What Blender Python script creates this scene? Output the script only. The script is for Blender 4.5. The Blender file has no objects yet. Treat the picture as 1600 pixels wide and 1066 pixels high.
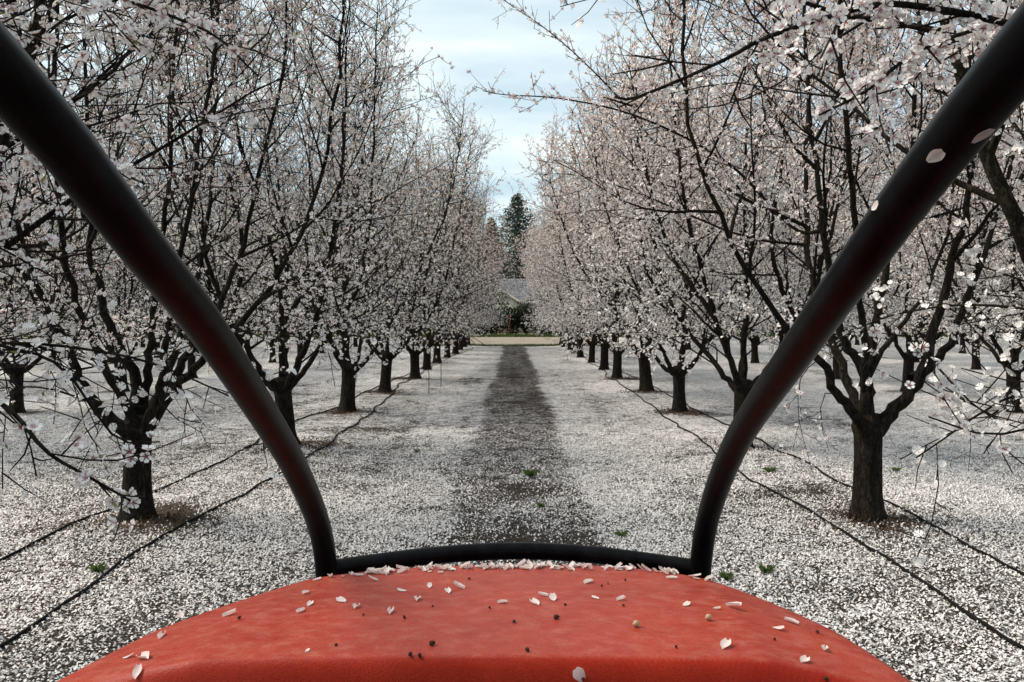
import bpy, math, random
import numpy as np
from mathutils import Vector, Matrix, Quaternion

SC = bpy.context.scene
R = math.radians
PI = math.pi

# ------------------------------------------------------------------ camera
CAMZ = 1.9
cam_d = bpy.data.cameras.new('camera')
cam = bpy.data.objects.new('camera', cam_d)
SC.collection.objects.link(cam)
cam.location = (0, 0, CAMZ)
cam.rotation_euler = (R(90), 0, 0)
cam_d.sensor_width = 36
cam_d.lens = 1250 / 1600 * 36
cam_d.shift_x = -4 / 1600
cam_d.shift_y = -38 / 1600
cam_d.clip_start = 0.05
cam_d.clip_end = 2000
SC.camera = cam

# ------------------------------------------------------------------ world, sun, exposure
SUN_EL, SUN_AZ = R(50), R(-80)           # azimuth from +Y clockwise: the sun stands to the left
W = bpy.data.worlds.new('World')
SC.world = W
W.use_nodes = True
nt = W.node_tree
nt.nodes.clear()


def N(nt, t, **kw):
    n = nt.nodes.new(t)
    for k, v in kw.items():
        if k in n.inputs.keys():
            n.inputs[k].default_value = v
        else:
            setattr(n, k, v)
    return n


def L(nt, a, ao, b, bi):
    nt.links.new(a.outputs[ao], b.inputs[bi])


def ramp(nt, stops, interp='LINEAR'):
    n = nt.nodes.new('ShaderNodeValToRGB')
    cr = n.color_ramp
    cr.interpolation = interp
    while len(cr.elements) > 1:
        cr.elements.remove(cr.elements[0])
    for i, (p, c) in enumerate(stops):
        e = cr.elements[0] if i == 0 else cr.elements.new(p)
        e.position = p
        if isinstance(c, (int, float)):
            c = (c, c, c)
        e.color = (*c, 1)
    return n


def mixc(nt, fac, a, b, blend='MIX'):
    n = nt.nodes.new('ShaderNodeMix')
    n.data_type = 'RGBA'
    n.blend_type = blend
    for idx, v in ((0, fac), (6, a), (7, b)):
        if isinstance(v, tuple) and len(v) == 2 and hasattr(v[0], 'outputs'):
            nt.links.new(v[0].outputs[v[1]], n.inputs[idx])
        elif isinstance(v, (int, float)):
            n.inputs[idx].default_value = v if idx == 0 else (v, v, v, 1)
        else:
            n.inputs[idx].default_value = (*v, 1)
    return n                                   # output index 2


def math_(nt, op, a, b=None, clamp=False):
    n = nt.nodes.new('ShaderNodeMath')
    n.operation = op
    n.use_clamp = clamp
    for i, v in enumerate((a, b)):
        if v is None:
            continue
        if isinstance(v, tuple):
            nt.links.new(v[0].outputs[v[1]], n.inputs[i])
        else:
            n.inputs[i].default_value = v
    return n


sky = N(nt, 'ShaderNodeTexSky')
sky.sky_type = 'NISHITA'
sky.sun_disc = False
sky.sun_elevation = SUN_EL
sky.sun_rotation = SUN_AZ
sky.altitude = 50
sky.dust_density = 2.0
tc = N(nt, 'ShaderNodeTexCoord')
sep = N(nt, 'ShaderNodeSeparateXYZ')
L(nt, tc, 'Generated', sep, 0)
zz = math_(nt, 'MAXIMUM', (sep, 2), 0.0)
zd = math_(nt, 'ADD', (zz, 0), 0.16)
ux = math_(nt, 'DIVIDE', (sep, 0), (zd, 0))
uy = math_(nt, 'DIVIDE', (sep, 1), (zd, 0))
cb = N(nt, 'ShaderNodeCombineXYZ')
L(nt, ux, 0, cb, 0)
L(nt, uy, 0, cb, 1)
mp = N(nt, 'ShaderNodeMapping')
mp.inputs['Scale'].default_value = (0.55, 1.25, 1)
mp.inputs['Location'].default_value = (3.3, 1.2, 0)
L(nt, cb, 0, mp, 0)
nz = N(nt, 'ShaderNodeTexNoise', Scale=1.15, Detail=7.0, Roughness=0.55)
L(nt, mp, 0, nz, 'Vector')
cr = ramp(nt, [(0.30, 0.0), (0.50, 0.72), (0.66, 1.0)])
L(nt, nz, 0, cr, 0)
nz2 = N(nt, 'ShaderNodeTexNoise', Scale=2.1, Detail=6.0, Roughness=0.5)
L(nt, mp, 0, nz2, 'Vector')
cc = ramp(nt, [(0.30, (4.7, 5.9, 6.5)), (0.55, (6.6, 7.5, 7.7)), (0.72, (8.7, 9.2, 9.0))])
L(nt, nz2, 0, cc, 0)
skyb = mixc(nt, 1.0, (sky, 0), (1.25, 1.3, 1.22), 'MULTIPLY')
mx = mixc(nt, (cr, 0), (skyb, 2), (cc, 0))
bg = N(nt, 'ShaderNodeBackground', Strength=0.072)
L(nt, mx, 2, bg, 0)
wo = N(nt, 'ShaderNodeOutputWorld')
L(nt, bg, 0, wo, 0)

sl = bpy.data.lights.new('sun', 'SUN')
sl.energy = 2.8
sl.angle = R(28)
sl.color = (1.0, 0.89, 0.77)
so = bpy.data.objects.new('sun', sl)
SC.collection.objects.link(so)
sdir = Vector((math.sin(SUN_AZ) * math.cos(SUN_EL), math.cos(SUN_AZ) * math.cos(SUN_EL), math.sin(SUN_EL)))
so.rotation_euler = (-sdir).to_track_quat('-Z', 'Y').to_euler()
so.location = sdir * 60

SC.view_settings.view_transform = 'Standard'
SC.view_settings.look = 'None'
SC.view_settings.gamma = 1
SC.view_settings.use_curve_mapping = False
SC.view_settings.exposure = 1.0
SC.cycles.max_bounces = 6
SC.cycles.diffuse_bounces = 2
SC.cycles.transmission_bounces = 4
SC.cycles.transparent_max_bounces = 4

rng = np.random.default_rng(7)
rnd = random.Random(11)
COL = SC.collection


# ------------------------------------------------------------------ materials
def newmat(name):
    m = bpy.data.materials.new(name)
    m.use_nodes = True
    t = m.node_tree
    t.nodes.clear()
    o = t.nodes.new('ShaderNodeOutputMaterial')
    return m, t, o


def pr(t, o, rough=0.7, spec=0.3, **kw):
    b = t.nodes.new('ShaderNodeBsdfPrincipled')
    b.inputs['Roughness'].default_value = rough
    b.inputs['Specular IOR Level'].default_value = spec
    for k, v in kw.items():
        b.inputs[k].default_value = v
    t.links.new(b.outputs[0], o.inputs[0])
    return b


def bump(t, b, src, si, dist, strength=1.0):
    n = t.nodes.new('ShaderNodeBump')
    n.inputs['Distance'].default_value = dist
    n.inputs['Strength'].default_value = strength
    t.links.new(src.outputs[si], n.inputs['Height'])
    t.links.new(n.outputs[0], b.inputs['Normal'])
    return n


def objcoord(t, scale=(1, 1, 1)):
    c = t.nodes.new('ShaderNodeTexCoord')
    m = t.nodes.new('ShaderNodeMapping')
    m.inputs['Scale'].default_value = scale
    t.links.new(c.outputs['Object'], m.inputs[0])
    return m


def mat_bark():
    m, t, o = newmat('bark')
    b = pr(t, o, 0.85, 0.1)
    c = objcoord(t, (1, 1, 0.35))
    n1 = N(t, 'ShaderNodeTexNoise', Scale=34.0, Detail=6.0, Roughness=0.65)
    t.links.new(c.outputs[0], n1.inputs['Vector'])
    v = N(t, 'ShaderNodeTexVoronoi', Scale=26.0)
    v.feature = 'DISTANCE_TO_EDGE'
    nd = mixc(t, 0.12, (c, 0), (n1, 1))
    t.links.new(nd.outputs[2], v.inputs['Vector'])
    c2 = objcoord(t, (1, 1, 6))
    n2 = N(t, 'ShaderNodeTexNoise', Scale=7.0, Detail=4.0)
    t.links.new(c2.outputs[0], n2.inputs['Vector'])
    n3 = N(t, 'ShaderNodeTexNoise', Scale=3.0, Detail=5.0, Roughness=0.6)
    t.links.new(c.outputs[0], n3.inputs['Vector'])
    r1 = ramp(t, [(0.28, (0.006, 0.0045, 0.0035)), (0.5, (0.019, 0.014, 0.011)), (0.75, (0.052, 0.041, 0.032))])
    t.links.new(n1.outputs[0], r1.inputs[0])
    moss = ramp(t, [(0.5, 0.0), (0.68, 0.75)])
    t.links.new(n3.outputs[0], moss.inputs[0])
    mm = mixc(t, (moss, 0), (r1, 0), (0.042, 0.038, 0.023))
    ed = ramp(t, [(0.0, 0.35), (0.12, 1.0)])
    t.links.new(v.outputs[0], ed.inputs[0])
    mo = mixc(t, 1.0, (mm, 2), (ed, 0), 'MULTIPLY')
    t.links.new(mo.outputs[2], b.inputs['Base Color'])
    h = math_(t, 'ADD', (n1, 0), (ed, 0))
    h2 = math_(t, 'ADD', (h, 0), (n2, 0))
    bump(t, b, h2, 0, 0.014)
    return m


def mat_twig():
    m, t, o = newmat('twig_bark')
    b = pr(t, o, 0.8, 0.12)
    c = objcoord(t)
    n1 = N(t, 'ShaderNodeTexNoise', Scale=9.0, Detail=3.0)
    t.links.new(c.outputs[0], n1.inputs['Vector'])
    r1 = ramp(t, [(0.3, (0.007, 0.005, 0.004)), (0.6, (0.020, 0.014, 0.011)), (0.8, (0.05, 0.038, 0.03))])
    t.links.new(n1.outputs[0], r1.inputs[0])
    t.links.new(r1.outputs[0], b.inputs['Base Color'])
    return m


def thin(t, o, colsock, trans=0.35, rough=0.6):
    b = t.nodes.new('ShaderNodeBsdfPrincipled')
    b.inputs['Roughness'].default_value = rough
    b.inputs['Specular IOR Level'].default_value = 0.2
    tr = t.nodes.new('ShaderNodeBsdfTranslucent')
    ms = t.nodes.new('ShaderNodeMixShader')
    ms.inputs[0].default_value = trans
    t.links.new(colsock, b.inputs['Base Color'])
    t.links.new(colsock, tr.inputs[0])
    t.links.new(b.outputs[0], ms.inputs[1])
    t.links.new(tr.outputs[0], ms.inputs[2])
    t.links.new(ms.outputs[0], o.inputs[0])


def mat_blossom(name, white, pink):
    m, t, o = newmat(name)
    a = N(t, 'ShaderNodeAttribute', attribute_name='tone')
    s = N(t, 'ShaderNodeSeparateXYZ')
    t.links.new(a.outputs['Vector'], s.inputs[0])
    pc = mixc(t, (s, 1), white, pink)
    rr = ramp(t, [(0.0, 0.0), (0.20, 0.15), (0.5, 1.0)])
    t.links.new(s.outputs[0], rr.inputs[0])
    c = mixc(t, (rr, 0), (0.30, 0.045, 0.07), (pc, 2))
    thin(t, o, c.outputs[2], 0.2)
    return m


def mat_leaf(name, c1, c2, scale=3.0, trans=0.3):
    m, t, o = newmat(name)
    c = objcoord(t)
    n1 = N(t, 'ShaderNodeTexNoise', Scale=scale, Detail=4.0)
    t.links.new(c.outputs[0], n1.inputs['Vector'])
    r1 = ramp(t, [(0.35, c1), (0.65, c2)])
    t.links.new(n1.outputs[0], r1.inputs[0])
    thin(t, o, r1.outputs[0], trans)
    return m


def mat_ground():
    m, t, o = newmat('orchard_soil_with_petals')
    b = pr(t, o, 0.9, 0.15)
    c = objcoord(t)
    at = N(t, 'ShaderNodeAttribute', attribute_name='cover')
    sp = N(t, 'ShaderNodeSeparateXYZ')
    t.links.new(at.outputs['Vector'], sp.inputs[0])     # x: petal cover, y: litter, z: dry earth
    n1 = N(t, 'ShaderNodeTexNoise', Scale=22.0, Detail=8.0, Roughness=0.7)
    t.links.new(c.outputs[0], n1.inputs['Vector'])
    soil = ramp(t, [(0.3, (0.010, 0.008, 0.006)), (0.52, (0.030, 0.023, 0.018)), (0.75, (0.075, 0.058, 0.044))])
    t.links.new(n1.outputs[0], soil.inputs[0])
    lit = mixc(t, (sp, 1), (soil, 0), (0.050, 0.034, 0.021))
    dry = mixc(t, (sp, 2), (lit, 2), (0.25, 0.21, 0.15))
    # two scales of voronoi cells stand for petals past the modelled ones
    g1 = N(t, 'ShaderNodeTexNoise', Scale=13.0, Detail=6.0, Roughness=0.85)
    t.links.new(c.outputs[0], g1.inputs['Vector'])
    gm = math_(t, 'SUBTRACT', (g1, 0), 0.5)
    gm = math_(t, 'MULTIPLY', (gm, 0), 2.4)
    g2 = N(t, 'ShaderNodeTexNoise', Scale=4.0, Detail=4.0, Roughness=0.7)
    t.links.new(c.outputs[0], g2.inputs['Vector'])
    g3 = math_(t, 'SUBTRACT', (g2, 0), 0.52)
    g3 = math_(t, 'MULTIPLY', (g3, 0), 1.5)
    gm = math_(t, 'ADD', (gm, 0), (g3, 0))
    gq = math_(t, 'MULTIPLY', (sp, 0), 3.0, True)
    gg = math_(t, 'MULTIPLY', (gm, 0), (gq, 0))
    cva = math_(t, 'ADD', (sp, 0), (gg, 0))
    masks = []
    for sc_, off in ((44.0, 0.0), (66.0, 3.7), (120.0, 9.1)):
        mp_ = t.nodes.new('ShaderNodeMapping')
        mp_.inputs['Location'].default_value = (off, off * 0.7, 0)
        mp_.inputs['Scale'].default_value = (1, 1, 0)
        t.links.new(c.outputs[0], mp_.inputs[0])
        nn = N(t, 'ShaderNodeTexNoise', Scale=30.0, Detail=2.0)
        t.links.new(mp_.outputs[0], nn.inputs['Vector'])
        wv = mixc(t, 0.035, (mp_, 0), (nn, 1), 'ADD')
        v = N(t, 'ShaderNodeTexVoronoi', Scale=sc_)
        t.links.new(wv.outputs[2], v.inputs['Vector'])
        sc2 = N(t, 'ShaderNodeSeparateColor')
        t.links.new(v.outputs['Color'], sc2.inputs[0])
        lt = math_(t, 'SUBTRACT', (cva, 0), (sc2, 0))
        lt = math_(t, 'MULTIPLY', (lt, 0), 8.0, True)
        ed = math_(t, 'SUBTRACT', 0.62, (v, 0))
        ed = math_(t, 'MULTIPLY', (ed, 0), 8.0, True)
        k = math_(t, 'MULTIPLY', (lt, 0), (ed, 0))
        masks.append(k)
    mk = math_(t, 'MAXIMUM', (masks[0], 0), (masks[1], 0))
    m3 = math_(t, 'MULTIPLY', (masks[2], 0), 0.7)
    mk = math_(t, 'MAXIMUM', (mk, 0), (m3, 0))
    n2 = N(t, 'ShaderNodeTexNoise', Scale=60.0, Detail=2.0)
    t.links.new(c.outputs[0], n2.inputs['Vector'])
    pcol = ramp(t, [(0.3, (0.66, 0.645, 0.635)), (0.6, (0.86, 0.85, 0.845))])
    t.links.new(n2.outputs[0], pcol.inputs[0])
    fin = mixc(t, (mk, 0), (dry, 2), (pcol, 0))
    t.links.new(fin.outputs[2], b.inputs['Base Color'])
    h = math_(t, 'MULTIPLY', (n1, 0), 1.2)
    h = math_(t, 'ADD', (h, 0), (mk, 0))
    bump(t, b, h, 0, 0.012)
    return m


def mat_simple(name, c1, c2, scale, rough=0.8, spec=0.3, bd=0.0, mapscale=(1, 1, 1), detail=6.0, **kw):
    m, t, o = newmat(name)
    b = pr(t, o, rough, spec, **kw)
    c = objcoord(t, mapscale)
    n1 = N(t, 'ShaderNodeTexNoise', Scale=scale, Detail=detail, Roughness=0.6)
    t.links.new(c.outputs[0], n1.inputs['Vector'])
    r1 = ramp(t, [(0.33, c1), (0.67, c2)])
    t.links.new(n1.outputs[0], r1.inputs[0])
    t.links.new(r1.outputs[0], b.inputs['Base Color'])
    if bd:
        bump(t, b, n1, 0, bd)
    return m


def mat_red():
    m, t, o = newmat('faded_red_paint')
    b = pr(t, o, 0.42, 0.2)
    c = objcoord(t)
    n1 = N(t, 'ShaderNodeTexNoise', Scale=7.0, Detail=7.0, Roughness=0.65)
    n2 = N(t, 'ShaderNodeTexNoise', Scale=26.0, Detail=8.0, Roughness=0.72)
    n3 = N(t, 'ShaderNodeTexNoise', Scale=420.0, Detail=2.0)
    c2 = objcoord(t, (1, 1.6, 1))
    for n in (n1, n3):
        t.links.new(c.outputs[0], n.inputs['Vector'])
    t.links.new(c2.outputs[0], n2.inputs['Vector'])
    base = ramp(t, [(0.3, (0.29, 0.012, 0.003)), (0.7, (0.39, 0.028, 0.008))])
    t.links.new(n1.outputs[0], base.inputs[0])
    # chalky dust lies on what faces up
    geo = N(t, 'ShaderNodeNewGeometry')
    sn = N(t, 'ShaderNodeSeparateXYZ')
    t.links.new(geo.outputs['Normal'], sn.inputs[0])
    up = ramp(t, [(0.80, 0.0), (0.985, 1.0)])
    t.links.new(sn.outputs[2], up.inputs[0])
    du = ramp(t, [(0.32, 0.03), (0.50, 0.12), (0.68, 0.30)])
    t.links.new(n2.outputs[0], du.inputs[0])
    dm = math_(t, 'MULTIPLY', (du, 0), (up, 0))
    col = mixc(t, (dm, 0), (base, 0), (0.58, 0.32, 0.24))
    g = ramp(t, [(0.35, 0.86), (0.65, 1.1)])
    t.links.new(n3.outputs[0], g.inputs[0])
    fc = mixc(t, 1.0, (col, 2), (g, 0), 'MULTIPLY')
    t.links.new(fc.outputs[2], b.inputs['Base Color'])
    ro = ramp(t, [(0.3, 0.34), (0.7, 0.6)])
    t.links.new(n2.outputs[0], ro.inputs[0])
    t.links.new(ro.outputs[0], b.inputs['Roughness'])
    bump(t, b, n3, 0, 0.0006)
    return m


M = {}
M['bark'] = mat_bark()
M['twig'] = mat_twig()
M['blossom'] = mat_blossom('almond_blossom', (0.90, 0.88, 0.865), (0.86, 0.64, 0.52))
M['petal'] = mat_leaf('fallen_petal', (0.80, 0.76, 0.74), (0.90, 0.88, 0.86), 25.0, 0.2)
M['petal_hood'] = mat_leaf('petal_on_hood', (0.84, 0.72, 0.67), (0.90, 0.85, 0.81), 40.0, 0.3)
M['leaf'] = mat_leaf('young_leaf', (0.13, 0.16, 0.045), (0.23, 0.26, 0.085), 3.0)
M['ground'] = mat_ground()
M['road'] = mat_simple('dry_dirt', (0.17, 0.145, 0.115), (0.27, 0.235, 0.185), 0.9, 0.95, 0.1, 0.02)
M['pipe'] = mat_simple('black_pipe_paint', (0.0015, 0.0015, 0.002), (0.007, 0.007, 0.008), 38.0, 0.36, 0.08, 0.0010, (1, 0.4, 0.6), 9.0)
M['red'] = mat_red()
M['rubber'] = mat_simple('black_hose', (0.004, 0.004, 0.004), (0.010, 0.0095, 0.009), 20.0, 0.75, 0.1)
M['tyre'] = mat_simple('tyre_rubber', (0.015, 0.015, 0.015), (0.03, 0.029, 0.028), 12.0, 0.85, 0.2)
M['steel'] = mat_simple('dark_steel', (0.03, 0.03, 0.03), (0.07, 0.06, 0.055), 12.0, 0.6, 0.4)
M['weed'] = mat_leaf('weed_leaf', (0.07, 0.115, 0.028), (0.13, 0.19, 0.055), 30.0)
M['grass'] = mat_leaf('green_grass', (0.028, 0.050, 0.013), (0.065, 0.100, 0.025), 8.0)
M['shrub'] = mat_leaf('dark_shrub_leaf', (0.008, 0.014, 0.007), (0.022, 0.034, 0.015), 1.5)
M['needle'] = mat_leaf('conifer_needle', (0.020, 0.034, 0.024), (0.045, 0.068, 0.045), 1.2)
M['roof'] = mat_simple('grey_shingle', (0.15, 0.155, 0.17), (0.25, 0.255, 0.27), 2.2, 0.9, 0.2, 0.01)
M['cream'] = mat_simple('cream_paint', (0.70, 0.65, 0.46), (0.80, 0.76, 0.58), 1.4, 0.7, 0.2)
M['stucco'] = mat_simple('pale_stucco', (0.42, 0.38, 0.29), (0.52, 0.47, 0.37), 2.0, 0.9, 0.1)
M['glass'] = mat_simple('dark_window', (0.02, 0.025, 0.03), (0.04, 0.045, 0.05), 1.0, 0.1, 0.6)
M['rust'] = mat_simple('rusty_steel', (0.09, 0.035, 0.022), (0.17, 0.07, 0.045), 9.0, 0.9, 0.1)
M['grey_post'] = mat_simple('weathered_wood', (0.16, 0.14, 0.12), (0.28, 0.25, 0.21), 9.0, 0.9, 0.1)
M['speck'] = mat_simple('brown_bud_scale', (0.03, 0.015, 0.010), (0.09, 0.04, 0.022), 60.0, 0.8, 0.2)
M['stone'] = mat_simple('tan_husk', (0.42, 0.27, 0.16), (0.60, 0.44, 0.28), 90.0, 0.8, 0.2)


# ------------------------------------------------------------------ mesh helpers
def mesh_np(name, verts, quads=None, tris=None, mat=None, smooth=True, attrs=None):
    me = bpy.data.meshes.new(name)
    verts = np.asarray(verts, dtype=np.float32)
    nq = 0 if quads is None else len(quads)
    ntr = 0 if tris is None else len(tris)
    me.vertices.add(len(verts))
    me.vertices.foreach_set('co', verts.ravel())
    loops = []
    if nq:
        loops.append(np.asarray(quads, dtype=np.int32).ravel())
    if ntr:
        loops.append(np.asarray(tris, dtype=np.int32).ravel())
    loops = np.concatenate(loops)
    me.loops.add(len(loops))
    me.loops.foreach_set('vertex_index', loops)
    starts = np.concatenate([np.arange(nq) * 4, nq * 4 + np.arange(ntr) * 3]).astype(np.int32)
    me.polygons.add(nq + ntr)
    me.polygons.foreach_set('loop_start', starts)
    me.polygons.foreach_set('loop_total', np.concatenate([np.full(nq, 4), np.full(ntr, 3)]).astype(np.int32))
    if smooth:
        me.polygons.foreach_set('use_smooth', np.ones(nq + ntr, dtype=bool))
    for k, a in (attrs or {}).items():
        at = me.attributes.new(k, 'FLOAT_VECTOR', 'POINT')
        at.data.foreach_set('vector', np.asarray(a, dtype=np.float32).ravel())
    me.update()
    me.validate()
    if mat:
        me.materials.append(mat)
    return me


def obj(name, me, parent=None, **props):
    o = bpy.data.objects.new(name, me)
    COL.objects.link(o)
    if parent:
        o.parent = parent
    for k, v in props.items():
        o[k] = v
    return o


def empty(name, loc, rz=0.0, **props):
    o = bpy.data.objects.new(name, None)
    COL.objects.link(o)
    o.location = loc
    o.rotation_euler = (0, 0, rz)
    o.empty_display_size = 0.2
    for k, v in props.items():
        o[k] = v
    return o


def tubes_np(tubes):
    """tubes: list of (pts list, radii list, sides). Returns verts, quads for all, batched by shape."""
    groups = {}
    for p, r, s in tubes:
        groups.setdefault((len(p), s), []).append((p, r))
    V, Q = [], []
    base = 0
    for (n, s), lst in groups.items():
        P = np.array([t[0] for t in lst], dtype=np.float64)          # m,n,3
        Rr = np.array([t[1] for t in lst], dtype=np.float64)         # m,n
        m = len(lst)
        T = np.empty_like(P)
        T[:, 1:-1] = P[:, 2:] - P[:, :-2]
        T[:, 0] = P[:, 1] - P[:, 0]
        T[:, -1] = P[:, -1] - P[:, -2]
        T /= np.linalg.norm(T, axis=2, keepdims=True) + 1e-9
        D = P[:, -1] - P[:, 0]
        ref = np.zeros((m, 3))
        ax = np.argmin(np.abs(D), axis=1)
        ref[np.arange(m), ax] = 1
        ref = np.repeat(ref[:, None, :], n, axis=1)
        A = np.cross(T, ref)
        A /= np.linalg.norm(A, axis=2, keepdims=True) + 1e-9
        B = np.cross(T, A)
        ang = np.arange(s) * 2 * PI / s
        ring = (A[:, :, None, :] * np.cos(ang)[None, None, :, None] + B[:, :, None, :] * np.sin(ang)[None, None, :, None])
        v = P[:, :, None, :] + ring * Rr[:, :, None, None]
        V.append(v.reshape(-1, 3))
        idx = np.arange(m * n * s).reshape(m, n, s) + base
        a = idx[:, :-1, :]
        b = np.roll(a, -1, axis=2)
        c = idx[:, 1:, :]
        d = np.roll(c, -1, axis=2)
        Q.append(np.stack([a, b, d, c], axis=-1).reshape(-1, 4))
        base += m * n * s
    return np.concatenate(V), np.concatenate(Q)


def smooth_path(cp, n):
    """Catmull-Rom through control points, n samples."""
    c = np.array(cp, dtype=float)
    c = np.vstack([2 * c[0] - c[1], c, 2 * c[-1] - c[-2]])
    seg = len(c) - 3
    out = []
    for i in range(n):
        u = i / (n - 1) * seg
        k = min(int(u), seg - 1)
        t = u - k
        p0, p1, p2, p3 = c[k:k + 4]
        out.append(0.5 * ((2 * p1) + (-p0 + p2) * t + (2 * p0 - 5 * p1 + 4 * p2 - p3) * t * t + (-p0 + 3 * p1 - 3 * p2 + p3) * t ** 3))
    return np.array(out)


def tube_mesh(name, cp, rad, n, sides, mat, cap=True):
    p = smooth_path(cp, n)
    if isinstance(rad, (int, float)):
        r = np.full(n, rad)
    else:
        r = np.interp(np.linspace(0, 1, n), np.linspace(0, 1, len(rad)), rad)
    if cap:
        p = np.vstack([p[0], p, p[-1]])
        r = np.concatenate([[0.0005], r, [0.0005]])
        p[0] = p[1] - (p[2] - p[1]) * 1e-3
        p[-1] = p[-2] + (p[-2] - p[-3]) * 1e-3
    v, q = tubes_np([(p, r, sides)])
    return mesh_np(name, v, q, mat=mat)


def box_vq(x0, x1, y0, y1, z0, z1):
    v = [(x0, y0, z0), (x1, y0, z0), (x1, y1, z0), (x0, y1, z0), (x0, y0, z1), (x1, y0, z1), (x1, y1, z1), (x0, y1, z1)]
    q = [(0, 3, 2, 1), (4, 5, 6, 7), (0, 1, 5, 4), (1, 2, 6, 5), (2, 3, 7, 6), (3, 0, 4, 7)]
    return v, q


def box_mesh(name, b, mat):
    v, q = box_vq(*b)
    return mesh_np(name, v, q, mat=mat, smooth=False)


# ------------------------------------------------------------------ ground
def vnoise(x, y, scale, seed):
    """value noise, smooth, 0..1"""
    x = np.asarray(x, dtype=float) * scale
    y = np.asarray(y, dtype=float) * scale
    xi, yi = np.floor(x).astype(np.int64), np.floor(y).astype(np.int64)
    xf, yf = x - xi, y - yi
    xf, yf = xf * xf * (3 - 2 * xf), yf * yf * (3 - 2 * yf)

    def h(a, b):
        n = (a * 374761393 + b * 668265263 + seed * 974634777) & 0xffffffff
        n = ((n ^ (n >> 13)) * 1274126177) & 0xffffffff
        return ((n ^ (n >> 16)) & 0xffff) / 65535.0
    return (h(xi, yi) * (1 - xf) + h(xi + 1, yi) * xf) * (1 - yf) + (h(xi, yi + 1) * (1 - xf) + h(xi + 1, yi + 1) * xf) * yf


ROWX = 3.28
D1, DS = 7.42, 4.2
ROW_END = 54.0


def fb(x, y, s, seed):
    return (vnoise(x, y, s, seed) + 0.5 * vnoise(x, y, s * 2.1, seed + 1) + 0.25 * vnoise(x, y, s * 4.3, seed + 2)) / 1.75


def gz(x, y):
    x = np.asarray(x, dtype=float)
    y = np.asarray(y, dtype=float)
    near = np.clip((np.where(np.abs(x) < 8, 56, 76) - y) / 4, 0, 1) * np.clip((y + 20) / 6, 0, 1) * np.clip((45 - np.abs(x)) / 6, 0, 1)
    ph = (np.abs(x) - ROWX) / (2 * ROWX)
    berm = np.exp(-((ph - np.round(ph)) * 2 * ROWX / 0.9) ** 2) * 0.05
    return near * (berm + (fb(x, y, 0.5, 3) - 0.5) * 0.07 + (fb(x, y, 2.6, 9) - 0.5) * 0.03) - 0.02


TREES_XY = []
for row in range(0, 7):
    for side in (-1, 1):
        X = side * (ROWX + 2 * ROWX * row)
        for k in range(-1, 12 if row == 0 else 16):
            Yk = D1 + DS * k
            # leave out what the frame never shows
            if row >= 1 and (abs(X) - 2.6) > 0.66 * (Yk + 1.0):
                continue
            if row >= 5 and k < 7:
                continue
            TREES_XY.append((row, side, k, X, Yk))


def cover(x, y):
    """share of ground hidden by petals (0..1), litter share, dry earth share"""
    x = np.asarray(x, dtype=float)
    y = np.asarray(y, dtype=float)
    c = 0.69 + (fb(x, y * 0.6, 0.55, 21) - 0.5) * 0.5 + (fb(x, y, 3.0, 31) - 0.5) * 0.35
    c = c - 0.16 * (x < -0.6) * np.clip(fb(x, y, 0.4, 44) * 1.8 - 0.3, 0, 1)
    wig = (fb(y * 0 + 3.0, y, 0.5, 5) - 0.5) * 0.3 + (fb(x, y, 3.0, 8) - 0.5) * 0.25
    wl, wr = -0.74 + wig, 0.78 + wig
    lane = np.clip((x - wl) / 0.18, 0, 1) * np.clip((wr - x) / 0.15, 0, 1)
    far = np.clip((y - 14) / 14, 0, 1)
    c = c + 0.10 * far
    c = c - lane * (0.52 + 0.18 * far + (fb(x, y, 1.6, 61) - 0.5) * 0.10)
    c = np.where(lane > 0.5, np.maximum(c, np.interp(y, [6, 9, 16], [0.46, 0.36, 0.2])), c)
    # wheel tracks and scuffs running down the lane
    trk = fb(x * 2.2, y * 0.16, 1.0, 77)
    c = c - np.clip(trk - 0.55, 0, 1) * 0.5
    litter = np.zeros_like(c)
    for (row, side, k, X, Y) in TREES_XY:
        if row > 2:
            continue
        dx, dy = x - X, (y - Y) * 0.8 + 0.08
        d2 = dx * dx + dy * dy
        near = d2 < 3.0
        if not near.any():
            continue
        d = np.sqrt(d2[near]) + (fb(x[near], y[near], 1.7, 91) - 0.5) * 1.3
        b = np.clip((0.55 - d) / 0.5, 0, 1)
        c[near] = c[near] - b * 0.50 * (0.4 + 1.2 * fb(x[near], y[near], 6.0, 17))
        litter[near] = np.maximum(litter[near], b * np.clip(fb(x[near], y[near], 5.0, 12) * 1.8 - 0.3, 0, 1))
    hump = np.clip(fb(x, y, 0.9, 55) - 0.66, 0, 1) * 3
    c = c - hump * 0.5
    endf = np.clip((y - np.where(np.abs(x) < 7.5, ROW_END, ROW_END + 20) + 2.0 + (fb(x, y, 0.5, 66) - 0.5) * 3.0) / 1.2, 0, 1)
    c = c * (1 - endf)
    side_ = np.clip((np.abs(x) - 44) / 3, 0, 1)
    c = c * (1 - side_)
    dry = np.maximum(endf, side_)
    return np.clip(c, 0.0, 0.94), np.clip(litter, 0, 1), dry


def steps(*seg):
    out = [seg[0][0]]
    for a, b, s in seg:
        n = max(1, int(round((b - a) / s)))
        out += list(a + (b - a) * (i + 1) / n for i in range(n))
    return np.array(out)


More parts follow.
